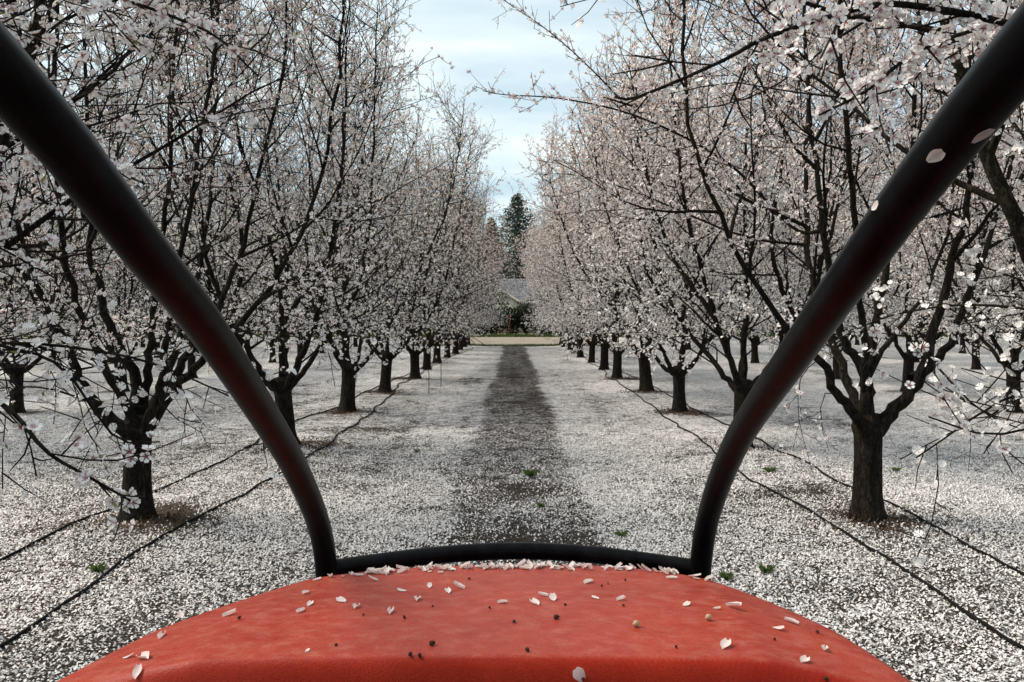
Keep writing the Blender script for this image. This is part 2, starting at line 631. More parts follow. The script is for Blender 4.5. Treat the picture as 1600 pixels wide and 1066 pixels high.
xs = steps((-600, -60, 90), (-60, -46, 4), (-46, -13, 1.2), (-13, -6.5, 0.3), (-6.5, 6.5, 0.11), (6.5, 13, 0.3), (13, 46, 1.2), (46, 60, 4), (60, 600, 90))
ys = steps((-400, -20, 60), (-20, 2.5, 1.2), (2.5, 14, 0.11), (14, 28, 0.2), (28, 57, 0.4), (57, 80, 2), (80, 140, 10), (140, 900, 150))
GX, GY = np.meshgrid(xs, ys)
GZ = gz(GX, GY)
cv, li, dr = cover(GX.ravel(), GY.ravel())
cv = cv * np.interp(GY.ravel(), [7.5, 13.5], [0.42, 1.0])       # nearby most petals are modelled one by one
nx, ny = len(xs), len(ys)
idx = np.arange(nx * ny).reshape(ny, nx)
q = np.stack([idx[:-1, :-1], idx[:-1, 1:], idx[1:, 1:], idx[1:, :-1]], -1).reshape(-1, 4)
gme = mesh_np('ground', np.stack([GX.ravel(), GY.ravel(), GZ.ravel()], 1), q, mat=M['ground'],
              attrs={'cover': np.stack([cv, li, dr], 1)})
obj('ground', gme, kind='structure')

# fallen petals, each a bent leaf of its own, from below the frame to where they fall under a pixel
n_c = 680000
py_ = np.sqrt(rng.uniform(3.4 ** 2, 14.0 ** 2, n_c))
px_ = rng.uniform(-1, 1, n_c) * (0.68 * py_ + 0.5)
pc, _, _ = cover(px_, py_)
keep = rng.random(n_c) < np.clip(pc, 0.04, 1) ** 1.15 * np.clip((14.0 - py_) / 6.0, 0, 1)
px_, py_ = px_[keep], py_[keep]
n = len(px_)


def petals_geo(px, py, pz, n, smin, smax, tiltmax):
    a = rng.uniform(0, 2 * PI, n)
    s = rng.uniform(smin, smax, n)
    w = s * rng.uniform(0.55, 0.9, n)
    ti = rng.normal(0, tiltmax, n)
    ro = rng.normal(0, tiltmax, n)
    cup = rng.uniform(-0.1, 0.35, n) * s
    # local corners: base, left, tip, right
    lx = np.stack([np.zeros(n), -w / 2, np.zeros(n), w / 2], 1)
    ly = np.stack([-s / 2, s * 0.1, s / 2, s * 0.1], 1)
    lz = np.stack([np.zeros(n), cup, np.zeros(n), cup], 1)
    lz = lz + ly * np.tan(np.clip(ti, -1, 1))[:, None] + lx * np.tan(np.clip(ro, -1, 1))[:, None]
    lz = lz - lz.min(axis=1, keepdims=True)
    ca, sa = np.cos(a)[:, None], np.sin(a)[:, None]
    X = px[:, None] + lx * ca - ly * sa
    Y = py[:, None] + lx * sa + ly * ca
    Z = pz[:, None] + lz
    v = np.stack([X, Y, Z], -1).reshape(-1, 3)
    i = np.arange(n) * 4
    t = np.concatenate([np.stack([i, i + 3, i + 1], 1), np.stack([i + 1, i + 3, i + 2], 1)])
    return v, t


v, t = petals_geo(px_, py_, gz(px_, py_) + 0.002 + rng.random(n) * 0.007, n, 0.013, 0.024, 0.38)
print('ground petals', n)
obj('fallen_petals', mesh_np('fallen_petals', v, None, t, M['petal'], smooth=False), kind='stuff')

# bark crumbs and old leaves round the nearest trunks
lx_, ly_ = [], []
for (row, side, k, X, Y) in TREES_XY:
    if row == 0 and 0 <= k <= 4:
        m_ = 900
        a_, r_ = rng.uniform(0, 2 * PI, m_), np.abs(rng.normal(0, 0.36, m_)) + 0.1
        lx_.append((-3.5 if (side < 0 and k == 0) else X) + r_ * np.cos(a_))
        ly_.append(Y - 0.1 + r_ * np.sin(a_))
lx_, ly_ = np.concatenate(lx_), np.concatenate(ly_)
v, t = petals_geo(lx_, ly_, gz(lx_, ly_) + 0.004, len(lx_), 0.012, 0.035, 0.5)
obj('leaf_litter', mesh_np('leaf_litter', v, None, t, mat_leaf('old_leaf', (0.030, 0.019, 0.011), (0.12, 0.075, 0.038), 20.0, 0.1), smooth=False), kind='stuff')

# dirt road, verge
v, q = [], []
rx = np.linspace(-7.6, 7.6, 60)
v = [(x, ROW_END + 1.0 + 0.5 * math.sin(x * 0.6) + rnd.uniform(-.2, .2), -0.008) for x in rx] + [(x, 76.5, -0.008) for x in rx]
q = [(i, i + 1, i + 61, i + 60) for i in range(59)]
obj('dirt_road', mesh_np('dirt_road', v, q, mat=M['road']), kind='structure')


def blades(n, fx, fy, hmin, hmax, w, mat, name, lean=0.3, zf=None):
    x, y = fx(n), fy(n)
    h = rng.uniform(hmin, hmax, n)
    a = rng.uniform(0, PI, n)
    z = gz(x, y) if zf is None else zf(x, y)
    dx, dy = np.cos(a) * w / 2, np.sin(a) * w / 2
    lx, ly = rng.normal(0, lean, n) * h, rng.normal(0, lean, n) * h
    p = np.stack([np.stack([x - dx, y - dy, z], 1), np.stack([x + dx, y + dy, z], 1), np.stack([x + lx, y + ly, z + h], 1)], 1)
    i = np.arange(n) * 3
    return mesh_np(name, p.reshape(-1, 3), None, np.stack([i, i + 1, i + 2], 1), mat, smooth=False)


obj('verge_grass', blades(26000, lambda n: rng.uniform(-60, 60, n), lambda n: rng.uniform(74.5, 79.5, n), 0.10, 0.42, 0.09, M['grass'], 'verge_grass'), kind='stuff')
fringe_keep = blades(3600, lambda n: np.concatenate([rng.normal(-3.0, 1.5, n // 2), rng.normal(2.0, 1.5, n - n // 2)]), lambda n: rng.uniform(51.6, 54.6, n), 0.04, 0.12, 0.035, M['grass'], 'fringe_weeds')
obj('fringe_weeds', fringe_keep, kind='stuff')

# ------------------------------------------------------------------ tractor
TR = empty('tractor', (0, 0.6, 0), label='red tractor hood with black branch guard pipes seen from the driver seat', category='tractor')
HZ = 1.425
HA, HB, HN, HC = 0.685, 1.06, 2.6, 0.60


def hood_s(x, y):
    yy = np.maximum(np.asarray(y) - HC, 0)
    return (np.abs(np.asarray(x) / HA) ** HN + np.abs(yy / HB) ** HN) ** (1 / HN)


def sst(a, b, x):
    t = np.clip((x - a) / (b - a), 0, 1)
    return t * t * (3 - 2 * t)


def hood_cx(y):
    return -0.08 * (1.70 - y)


def hood_z(x, y):
    y = np.asarray(y, dtype=float)
    x = np.asarray(x, dtype=float) - hood_cx(y)
    s = hood_s(x, y)
    z = HZ + 0 * s
    # flat panel bounded by creases, faces falling away past them
    fwd = np.maximum(y - 1.30, 0)
    hw = 0.385 + 0.06 * (1.3 - y)
    out = np.maximum(np.abs(x) - hw, 0)
    k = 0.012
    fwd = np.where(fwd < k, fwd ** 2 / (2 * k), fwd - k / 2)
    out = np.where(out < k, out ** 2 / (2 * k), out - k / 2)
    z = z - 0.085 * fwd - 0.155 * out - 0.012 * (x / 0.6) ** 2
    back = np.maximum(1.124 - y, 0)
    back = np.where(back < 0.035, back ** 2 / 0.07, back - 0.0175)
    z = z - 5.0 * back * sst(0.62, 0.36, np.abs(x))
    z = z + (vnoise(x, y, 5.0, 5) - 0.5) * 0.003
    return z


def hood_mesh():
    nu, ns = 260, 150
    verts = []
    th = np.linspace(0, PI, nu + 1)
    ss = np.concatenate([np.linspace(0.0, 0.955, ns), ])
    V = []
    for s in ss:
        for a in th:
            cx, cy = math.cos(a), math.sin(a)
            rr = (abs(cx / HA) ** HN + abs(cy / HB) ** HN) ** (-1 / HN)
            x, y = cx * rr * s, HC + cy * rr * s
            x += hood_cx(y)
            V.append((x, y, float(hood_z(x, y))))
    # rounded lip and skirt
    for (ds, dz) in ((0.97, -0.002), (0.982, -0.006), (0.992, -0.013), (0.998, -0.024), (1.0, -0.04), (1.0, -0.30), (0.985, -0.32)):
        for a in th:
            cx, cy = math.cos(a), math.sin(a)
            rr = (abs(cx / HA) ** HN + abs(cy / HB) ** HN) ** (-1 / HN)
            x, y = cx * rr * ds, HC + cy * rr * ds
            x += hood_cx(y)
            V.append((x, y, float(hood_z(x, y)) + dz))
    nr = ns + 7
    idx = np.arange(nr * (nu + 1)).reshape(nr, nu + 1)
    q = np.stack([idx[:-1, :-1], idx[1:, :-1], idx[1:, 1:], idx[:-1, 1:]], -1).reshape(-1, 4)
    V = np.array(V)
    V[:, 1] -= 0.6
    return mesh_np('hood', V, q, mat=M['red'])


obj('hood', hood_mesh(), TR)
LP = [(-0.36, 0.08, 2.44), (-0.355, 0.13, 2.31), (-0.345, 0.25, 2.185), (-0.3467, .576, 2.05), (-0.3515, .662, 2.015), (-0.358, .784, 1.96), (-0.3675, .952, 1.888), (-0.382, 1.22, 1.75),
      (-0.394, 1.44, 1.626), (-0.406, 1.65, 1.478), (-0.4115, 1.745, 1.359), (-0.412, 1.765, 1.22), (-0.41, 1.765, 1.0)]
RP = [(0.36, 0.08, 2.44), (0.355, 0.13, 2.33), (0.343, 0.25, 2.20), (0.345, .549, 2.076), (0.3494, .625, 2.048), (0.355, .731, 2.004), (0.3625, .863, 1.944), (0.373, 1.05, 1.858), (0.392, 1.41, 1.68),
      (0.408, 1.67, 1.495), (0.4115, 1.765, 1.36), (0.412, 1.785, 1.22), (0.41, 1.785, 1.0)]


def guard(p):
    """the guard's stance: rear bends a touch further off, feet a touch nearer"""
    out = []
    for a, b, c in p:
        f = float(np.interp(b, [0.4, 0.9, 1.75], [1.07, 0.985, 0.95]))
        out.append((a * f, b * f, CAMZ + (c - CAMZ) * f))
    return out


def off(p):
    return [(a, b - 0.6, c) for a, b, c in p]


LP, RP = guard(LP), guard(RP)
obj('guard_pipe', tube_mesh('guard_pipe', off(LP), 0.0225, 110, 24, M['pipe']), TR, label='left black guard pipe sweeping back from the hood')
obj('guard_pipe', tube_mesh('guard_pipe', off(RP), 0.0225, 110, 24, M['pipe']), TR, label='right black guard pipe with petals stuck to it')
obj('cross_bar', tube_mesh('cross_bar', off(guard([(-0.41, 1.755, 1.345), (-0.33, 1.79, 1.347), (-0.17, 1.83, 1.355), (0, 1.845, 1.36), (0.17, 1.835, 1.355), (0.33, 1.80, 1.345), (0.412, 1.775, 1.34)])), 0.0185, 50, 20, M['pipe']), TR)
# running gear under the hood (out of the frame, holds the hood up)
obj('engine_block', box_mesh('engine_block', (-0.26, 0.26, -0.9, 0.95, 0.55, 1.12), M['steel']), TR)
obj('front_weight', box_mesh('front_weight', (-0.30, 0.30, 1.0, 1.22, 0.50, 0.98), M['steel']), TR)
v1, q1 = box_vq(-0.44, 0.44, 0.951, 0.999, 0.86, 0.93)
v2, q2 = box_vq(-0.44, -0.38, 1.0, 1.21, 0.86, 1.02)
v3, q3 = box_vq(0.38, 0.44, 1.0, 1.21, 0.86, 1.02)
obj('guard_bracket', mesh_np('guard_bracket', v1 + v2 + v3, q1 + [tuple(i + 8 for i in a) for a in q2] + [tuple(i + 16 for i in a) for a in q3], mat=M['steel'], smooth=False), TR)
obj('dash_shade_block', box_mesh('dash_shade_block', (-0.42, 0.36, -0.10, 0.29, 0.9, 1.455), M['steel']), TR)  # unseen dash-like box, added and sized to shade the hood's rear face
obj('steering_column', tube_mesh('steering_column', [(0, -0.18, 1.30), (0, -0.30, 1.50)], 0.025, 6, 10, M['steel']), TR)
st_a = [(0.19 * math.cos(a), -0.30 - 0.10 * math.sin(a), 1.50 + 0.16 * math.sin(a) - 0.02) for a in np.linspace(0, 2 * PI, 25)]
obj('steering_wheel', tube_mesh('steering_wheel', st_a, 0.013, 60, 8, M['pipe']), TR)
# the cab the photograph is taken from: all of it beside, above and behind the lens
obj('cab_roof', box_mesh('cab_roof', (-0.70, 0.70, -1.95, -0.05, 2.44, 2.54), M['red']), TR)
for px_, py2 in ((-0.68, -0.10), (0.64, -0.10), (-0.68, -1.94), (0.64, -1.94)):
    obj('cab_post', box_mesh('cab_post', (px_, px_ + 0.04, py2, py2 + 0.04, 0.74, 2.438), M['steel']), TR)
obj('cab_rear_panel', box_mesh('cab_rear_panel', (-0.63, 0.63, -1.93, -1.91, 0.76, 1.70), M['steel']), TR)
obj('cab_floor', box_mesh('cab_floor', (-0.70, 0.70, -1.96, -0.102, 0.66, 0.718), M['steel']), TR)
obj('seat', box_mesh('seat', (-0.24, 0.24, -1.05, -0.65, 1.05, 1.15), M['tyre']), TR)
obj('backrest', box_mesh('backrest', (-0.24, 0.24, -1.15, -1.052, 1.10, 1.55), M['tyre']), TR)
obj('platform', box_mesh('platform', (-0.45, 0.45, -1.0, -0.23, 0.72, 0.76), M['steel']), TR)
obj('seat_post', box_mesh('seat_post', (-0.10, 0.10, -0.95, -0.75, 0.762, 1.048), M['steel']), TR)


def wheel(name, x, y, r, w):
    prof = [(r * 0.55, -w * 0.42), (r * 0.62, -w * 0.5), (r * 0.9, -w * 0.5), (r * 0.985, -w * 0.38), (r, -w * 0.2), (r, w * 0.2), (r * 0.985, w * 0.38), (r * 0.9, w * 0.5), (r * 0.62, w * 0.5), (r * 0.55, w * 0.42)]
    ns = 40
    V = [(px, math.cos(a) * pr_, math.sin(a) * pr_) for a in np.arange(ns) * 2 * PI / ns for pr_, px in prof]
    m = len(prof)
    Q = [(i * m + j, ((i + 1) % ns) * m + j, ((i + 1) % ns) * m + j + 1, i * m + j + 1) for i in range(ns) for j in range(m - 1)]
    o = obj(name, mesh_np(name, V, Q, mat=M['tyre']), TR)
    o.location = (x, y, r - 0.02)
    prof = [(0.02, 0.0), (r * 0.2, 0.01), (r * 0.25, -0.02), (r * 0.5, -0.03), (r * 0.57, 0.03)]
    s = 1 if x > 0 else -1
    V = [(s * (w * 0.15 + px), math.cos(a) * pr_, math.sin(a) * pr_) for a in np.arange(ns) * 2 * PI / ns for pr_, px in prof]
    m = len(prof)
    Q = [(i * m + j, ((i + 1) % ns) * m + j, ((i + 1) % ns) * m + j + 1, i * m + j + 1) for i in range(ns) for j in range(m - 1)]
    obj('rim', mesh_np('rim', V, Q, mat=M['red']), o)


for x in (-0.62, 0.62):
    wheel('front_wheel', x, 0.75, 0.40, 0.24)
for x in (-0.72, 0.72):
    wheel('rear_wheel', x, -1.15, 0.66, 0.40)
obj('front_axle', box_mesh('front_axle', (-0.50, 0.50, 0.70, 0.80, 0.33, 0.43), M['steel']), TR)
obj('rear_axle', box_mesh('rear_axle', (-0.52, 0.52, -1.25, -1.05, 0.54, 0.72), M['steel']), TR)


# petals and crumbs lying on the hood ------------------------------------------------
def petal_mesh(name, s, w, cup, fold, mat, seed, thick=0.0):
    r = random.Random(seed)
    nu, nv = 6, 5
    V = []
    for i in range(nu + 1):
        u = i / nu
        half = w / 2 * (math.sin(PI * min(1, u * 0.86 + 0.07)) ** 0.65) * (0.55 + 0.55 * u)
        for j in range(nv + 1):
            q_ = j / nv * 2 - 1
            x = q_ * half
            y = (u - 0.5) * s + (0.06 * s * (abs(q_)) if u > 0.9 else 0)
            z = cup * q_ * q_ * s + fold * (u - 0.3) ** 2 * s + r.uniform(-0.01, 0.01) * s
            V.append((x, y, z))
    mz = min(p[2] for p in V)
    V = [(a, b, c - mz) for a, b, c in V]
    m = nv + 1
    Q = [(i * m + j, i * m + j + 1, (i + 1) * m + j + 1, (i + 1) * m + j) for i in range(nu) for j in range(nv)]
    return mesh_np(name, V, Q, mat=mat)


PET = [petal_mesh('petal', 0.019, 0.014, 0.12, 0.22, M['petal_hood'], 1), petal_mesh('petal', 0.021, 0.014, 0.24, 0.1, M['petal_hood'], 2),
       petal_mesh('petal', 0.017, 0.015, 0.05, 0.42, M['petal_hood'], 3), petal_mesh('petal', 0.022, 0.016, 0.18, -0.15, M['petal_hood'], 4)]


def ray_hood(px, py):
    dx, dz = (px - 804) / 1250, (py - 495) / 1250
    Y = 0.9
    while Y < 1.75:
        if CAMZ - dz * Y < float(hood_z(dx * Y, Y)):
            return dx * Y, Y
        Y += 0.002
    return None


def place_on_hood(name, me, x, y, rz, tilt=0.0, scale=1.0, **props):
    o = obj(name, me, None, **props)
    z = float(hood_z(x, y))
    e = 0.006
    nrm = Vector((-(float(hood_z(x + e, y)) - float(hood_z(x - e, y))) / (2 * e), -(float(hood_z(x, y + e)) - float(hood_z(x, y - e))) / (2 * e), 1)).normalized()
    qn = Vector((0, 0, 1)).rotation_difference(nrm)
    o.rotation_mode = 'QUATERNION'
    o.rotation_quaternion = qn @ Quaternion((0, 0, 1), rz) @ Quaternion((1, 0, 0), tilt)
    o.location = (x, y, z + 0.0006 + abs(math.sin(tilt)) * 0.008 * scale)
    o.scale = (scale,) * 3
    return o


PT = [(283, 966, 'pink petal on the left rim of the hood beyond the corner crease', 1.0), (252, 996, 'cream petal on the left slope of the hood', 1.1), (200, 1028, 'creased petal lying lowest but one on the left slope of the hood', 1.0),
      (225, 1030, 'long curled pale petal on the left slope of the hood', 1.4), (215, 1054, 'broad pale petal near the bottom left of the hood', 1.2), (358, 962, 'curled petal with a brown scrap beside it on the left hood crease', 1.1),
      (440, 920, 'flat petal on the hood below the left pipe, upper of two', .9), (478, 928, 'thin flat petal on the hood right of the left pipe foot, lower of two', .9), (484, 946, 'small upright petal on the left half of the hood', 1.0),
      (470, 956, 'thin flat petal on the hood just in front of the left crease', .9), (534, 940, 'tall pink petal standing on the left half of the hood', 1.4), (556, 950, 'pale petal leaning beside the tall pink one', 1.0),
      (583, 908, 'curled petal on the hood near the foot of the left pipe', 1.1), (610, 958, 'oval flat petal left of the hood middle', 1.0), (628, 924, 'folded petal on the far left half of the hood', 1.1),
      (652, 938, 'pale cupped petal below the folded one on the hood', 1.0), (700, 926, 'pink petal leaning against a second one left of the hood middle', 1.1), (717, 920, 'white petal leaning over the pink one left of the hood middle', 1.1),
      (671, 918, 'little petal on the far part of the hood left of middle', .8), (785, 943, 'small oval petal in the middle of the hood', .9), (836, 944, 'largest pink petal of the cluster right of the hood middle', 1.4),
      (849, 932, 'upper small petal of the cluster right of the hood middle', .9), (864, 938, 'right hand petal of the cluster right of the hood middle', 1.1), (920, 911, 'thin pale petal on the far right half of the hood', 1.1),
      (930, 936, 'oval petal right of the petal cluster on the hood', .9), (970, 938, 'oval petal with a dark crumb below it on the hood', .9), (1072, 947, 'faint flat petal on the hood left of the white folded one', 1.0),
      (1146, 951, 'white folded petal at the right hood crease', 1.3), (1133, 1011, 'wedge shaped petal standing on the right half of the hood', 1.4), (1120, 953, 'tiny pale petal beside the white folded one', .6),
      (1216, 984, 'flat petal just past the right corner crease of the hood', 1.1), (1236, 973, 'long thin petal on the right slope of the hood', 1.1), (1256, 1034, 'white petal low on the right slope of the hood', 1.2),
      (1288, 1016, 'shrivelled pinkish petal on the right slope of the hood', 1.0), (905, 1060, 'pale pink petal on the dark rear edge of the hood', 1.5), (1050, 905, 'pale petal by the foot of the right pipe', 1.0),
      (380, 893 + 45, 'thin petal high on the left rim of the hood', .8), (600, 898, 'petal behind the left end of the cross bar', 1.0), (480, 1018, 'small pale crumb petal on the flat of the hood', .5)]
for i, (px, py, lb, s) in enumerate(PT):
    h = ray_hood(px, py)
    if h is None:
        print('petal off hood', px, py)
        continue
    place_on_hood('fallen_petal', PET[i % 4], h[0], h[1], rnd.uniform(0, 6.28), rnd.choice([0.05, 0.12, 0.35, 0.0]), s * 0.9, label=lb, category='petal', group='petals lying on the red hood')
nb = 0
for i in range(400):
    if nb >= 130:
        break
    x = rnd.gauss(0, 0.24) if i % 3 else rnd.uniform(-0.36, 0.36)
    if abs(x) > 0.38:
        continue
    yo = HC + HB * (1 - abs(x / HA) ** HN) ** (1 / HN) * 0.955
    y = yo - abs(rnd.gauss(0, 0.014)) - 0.006
    place_on_hood('heaped_petal', rnd.choice(PET), x, y, rnd.uniform(0, 6.28), rnd.choice((0.0, 0.1, 0.25, 0.5)), rnd.uniform(0.6, 1.05),
                  label='petal in the drift heaped along the front edge of the red hood', category='petal', group='petals drifted along the front of the hood')
    nb += 1
SP = [(632, 967, 1), (675, 1010, 1.5), (641, 1026, 1.1), (656, 1027, 1.1), (824, 1019, 1.2), (869, 968, 1.5), (803, 974, 1), (733, 906, .8), (940, 917, .8), (977, 908, .8), (974, 948, .8), (883, 947, .8), (676, 949, .7),
      (1277, 990, 1), (374, 968, 1.1), (1290, 1063, 1.2), (1210, 1001, .8), (1056, 1013, .8), (568, 963, .7), (950, 913, .6), (525, 1010, .8), (765, 952, .8)]
for i in range(1):
    r_ = random.Random(4)
    V = []
    Qf = []
    for a in range(5):
        el = -PI / 2 + PI * a / 4
        for b_ in range(6):
            az = b_ * PI / 3
            k = 1 + r_.uniform(-.25, .25)
            V.append((math.cos(el) * math.cos(az) * 0.0042 * k, math.cos(el) * math.sin(az) * 0.0034 * k, (math.sin(el) + 0.95) * 0.0030))
    Qf = [(a * 6 + b_, a * 6 + (b_ + 1) % 6, (a + 1) * 6 + (b_ + 1) % 6, (a + 1) * 6 + b_) for a in range(4) for b_ in range(6)]
    SPM = mesh_np('bud_scale', V, Qf, mat=M['speck'])
    STM = mesh_np('almond_husk_crumb', [(a * 1.9, b * 1.9, c * 2.3) for a, b, c in V], Qf, mat=M['stone'])
for px, py, s in SP:
    h = ray_hood(px, py)
    if h:
        place_on_hood('bud_scale', SPM, h[0], h[1], rnd.uniform(0, 6), 0, s * 0.78, label='tiny dark brown bud scale lying on the red hood', category='bud scale', group='brown bud scales on the hood')
for px, py, lb in ((994, 980, 'small tan husk crumb near the middle right of the hood'), (1107, 970, 'larger tan husk crumb at the right hood crease')):
    h = ray_hood(px, py)
    place_on_hood('husk_crumb', STM, h[0], h[1], 0.4, 0, 0.75, label=lb, category='husk crumb')

# petals stuck to the right guard pipe
def on_pipe(P, i0, ang, name, lb, s):
    """ang turns round the pipe from the side that faces the driver"""
    pts = smooth_path(P, 110)
    p = Vector(pts[i0])
    T = Vector(pts[i0 + 1] - pts[i0 - 1]).normalized()
    c = Vector((0, 0, CAMZ)) - p
    c = (c - T * c.dot(T)).normalized()
    nrm = Quaternion(T, ang) @ c
    o = obj(name, PET[0], None, label=lb, category='petal')
    o.rotation_mode = 'QUATERNION'
    y = nrm.cross(T).normalized()
    o.rotation_quaternion = Matrix((T, y, nrm)).transposed().to_quaternion() @ Quaternion((0, 0, 1), 1.3)
    o.location = p + nrm * 0.0227
    o.scale = (s * .9, s, s * 0.25)


def pipe_index(P, px, py):
    pts = smooth_path(P, 110)
    best = min(range(5, 105), key=lambda i: 1e9 if pts[i][1] < 0.3 else (804 + 1250 * pts[i][0] / pts[i][1] - px) ** 2 + (495 + 1250 * (CAMZ - pts[i][2]) / pts[i][1] - py) ** 2)
    return best


# ------------------------------------------------------------------ almond trees
def env_r(z):
    return np.interp(z, [0.9, 1.3, 1.9, 3.2, 4.6, 6.0, 7.2, 7.8], [0.7, 2.0, 2.8, 3.2, 2.9, 2.0, 1.1, 0.5])


class Tree:
    def __init__(self, seed, dens=1.0, leaves=0.0, hi=None, n_limb=5, top=7.4, l2=0.19, l3=0.145):
        self.l2, self.l3 = l2, l3
        self.lpts = []
        self.r = random.Random(seed)
        self.seed = seed
        self.dens, self.leafd, self.hi, self.top = dens, leaves, hi, top
        self.limbs = []       # list of lists of tubes
        self.tw = []          # twig tubes
        self.bl = []          # blossom sites: (p, dir, size, pink)
        self.lf = []

    def grow(self, p, d, length, step, wander, trop, free=False):
        r = self.r
        pts = [p.copy()]
        n = max(2, int(round(length / step)))
        st = length / n
        for i in range(n):
            d = Vector((d.x + r.gauss(0, wander), d.y + r.gauss(0, wander), d.z + r.gauss(0, wander) + trop)).normalized()
            q = pts[-1] + d * st
            if not free:
                rad = math.hypot(q.x, q.y)
                if rad > env_r(q.z) or q.z > self.top or q.z < 1.05:
                    if i >= 2 and r.random() < 0.75:
                        break
                    if q.z < 1.05:
                        d.z = abs(d.z) + 0.4
                        d.normalize()
            pts.append(q)
        return pts

    def bloom(self, pts, dens, start=0.0, szf=1.0):
        r = self.r
        sp = 0.105 / (dens * self.dens)
        acc = r.uniform(0, sp)
        for a, b in zip(pts[:-1], pts[1:]):
            v = b - a
            ln = v.length
            if ln < 1e-6:
                continue
            u = v / ln
            s = acc
            while s < ln:
                p = a + v * (s / ln)
                # blossoms sit in clusters on spurs, and thin out here and there
                w = math.sin(p.x * 3.1 + self.seed) * math.sin(p.y * 2.7 + 1.3 * self.seed) * math.sin(p.z * 2.9 + 0.7)
                if r.random() < 0.8 + 0.8 * w:
                    q0 = Vector((r.gauss(0, 1), r.gauss(0, 1), r.gauss(0, 1) + 0.15))
                    c0 = p + (q0 - u * q0.dot(u)).normalized() * 0.008
                    for _ in range(r.choice((1, 2, 2, 3, 3, 4))):
                        q = Vector((r.gauss(0, 1), r.gauss(0, 1), r.gauss(0, 1) + 0.15))
                        q = (q - u * q.dot(u) * .6).normalized()
                        o = c0 + q * r.uniform(0.010, 0.026)
                        hfac = min(1, max(0, (p.z - 2.6) / 3.6))
                        bud = r.random() < 0.08 + 0.34 * hfac
                        self.bl.append((o, (q + u * r.uniform(-.4, .5)).normalized(), (0.0075 if bud else r.uniform(0.0165, 0.0215)) * szf, min(1, max(0, r.gauss(0.04 + 0.66 * hfac, 0.10) + (0.25 if bud else 0))), bud))
                        if r.random() < self.leafd:
                            self.lf.append((o, (q + u).normalized(), r.uniform(0.010, 0.020)))
                s += sp * r.uniform(0.45, 1.6)
            acc = s - ln

    def tube(self, store, pts, r0, r1, sides):
        n = len(pts)
        self_r = [r0 + (r1 - r0) * (i / (n - 1)) ** 0.62 for i in range(n)]
        store.append(([tuple(p) for p in pts], self_r, sides))

    def side_dir(self, u, ang, az):
        a = u.orthogonal().normalized()
        b = u.cross(a)
        s = a * math.cos(az) + b * math.sin(az)
        return (u * math.cos(ang) + s * math.sin(ang)).normalized()

    def children(self, pts, rads, level, store, spacing, start, lenf, trop, free=False, lim=None):
        r = self.r
        cum = [0]
        for a, b in zip(pts[:-1], pts[1:]):
            cum.append(cum[-1] + (b - a).length)
        tot = cum[-1]
        s = start * tot + r.uniform(0, spacing)
        az = r.uniform(0, 6.28)
        while s < tot * 0.985:
            i = max(k for k in range(len(cum) - 1) if cum[k] <= s)
            f = (s - cum[i]) / max(1e-6, cum[i + 1] - cum[i])
            p = pts[i].lerp(pts[i + 1], f)
            u = (pts[i + 1] - pts[i]).normalized()
            t = s / tot
            az += 2.4 + r.uniform(-.5, .5)
            pr_ = rads[0] + (rads[1] - rads[0]) * t ** 0.62
            self.branch(p, u, az, t, pr_, level, store, lenf, trop, free)
            s += spacing * r.uniform(0.6, 1.4)

    def branch(self, p, u, az, t, pr_, level, store, lenf, trop, free):
        r = self.r
        if level == 1:
            d = self.side_dir(u, R(r.uniform(34, 66)), az)
            ln = (2.3 - 1.2 * t) * r.uniform(0.6, 1.1) * lenf
            pts = self.grow(p, d, ln, 0.22, 0.10, 0.055 + 0.08 * t, free)
            r0 = min(pr_ * 0.55, 0.026) * r.uniform(.8, 1.1)
            r1 = 0.0035
            self.tube(store, pts, r0, r1, 6)
            self.bloom(pts[len(pts) // 3:], 0.5)
            self.children(pts, (r0, r1), 2, self.tw, self.l2, 0.08, lenf, trop, free)
            self.finish(pts, r1)
        elif level == 2:
            d = self.side_dir(u, R(r.uniform(30, 62)), az)
            ln = (0.95 - 0.45 * t) * r.uniform(0.5, 1.25) * lenf
            pts = self.grow(p, d, ln, 0.16 if self.hi else 0.2, 0.12, 0.06 + 0.06 * (p.z > 4), free)
            r0, r1 = min(pr_ * 0.6, 0.0085), 0.0026
            self.tube(self.tw, pts, r0, r1, 4 if self.hi else 3)
            self.bloom(pts, 0.85)
            self.children(pts, (r0, r1), 3, self.tw, self.l3, 0.06, lenf, trop, free)
        else:
            d = self.side_dir(u, R(r.uniform(35, 75)), az)
            ln = r.uniform(0.07, 0.34) * (1.1 - 0.4 * t)
            pts = [p, p + d * ln * 0.5 + Vector((0, 0, ln * 0.04)), p + d * ln + Vector((r.gauss(0, .02), r.gauss(0, .02), ln * 0.14))]
            if self.hi:
                self.tw.append(([tuple(q) for q in pts], [0.0033, 0.0026, 0.0017], 3))
            else:
                pts = [pts[0], pts[2]]
                self.tw.append(([tuple(q) for q in pts], [0.0036, 0.0022], 3))
            self.bloom(pts, 1.05)

    def finish(self, pts, rr):
        """a slim leading shoot past the end"""
        r = self.r
        u = (pts[-1] - pts[-2]).normalized()
        if pts[-1].z > 3.6 and r.random() < 0.8:
            d = Vector((u.x * 0.5, u.y * 0.5, u.z + 0.7)).normalized()
            q = self.grow(pts[-1], d, r.uniform(0.4, 1.0), 0.16, 0.05, 0.05)
            self.tube(self.tw, q, rr, 0.0018, 4)
            self.bloom(q, 0.95)
            self.children(q, (rr, 0.0018), 3, self.tw, 0.12, 0.1, 0.5, 0.1)

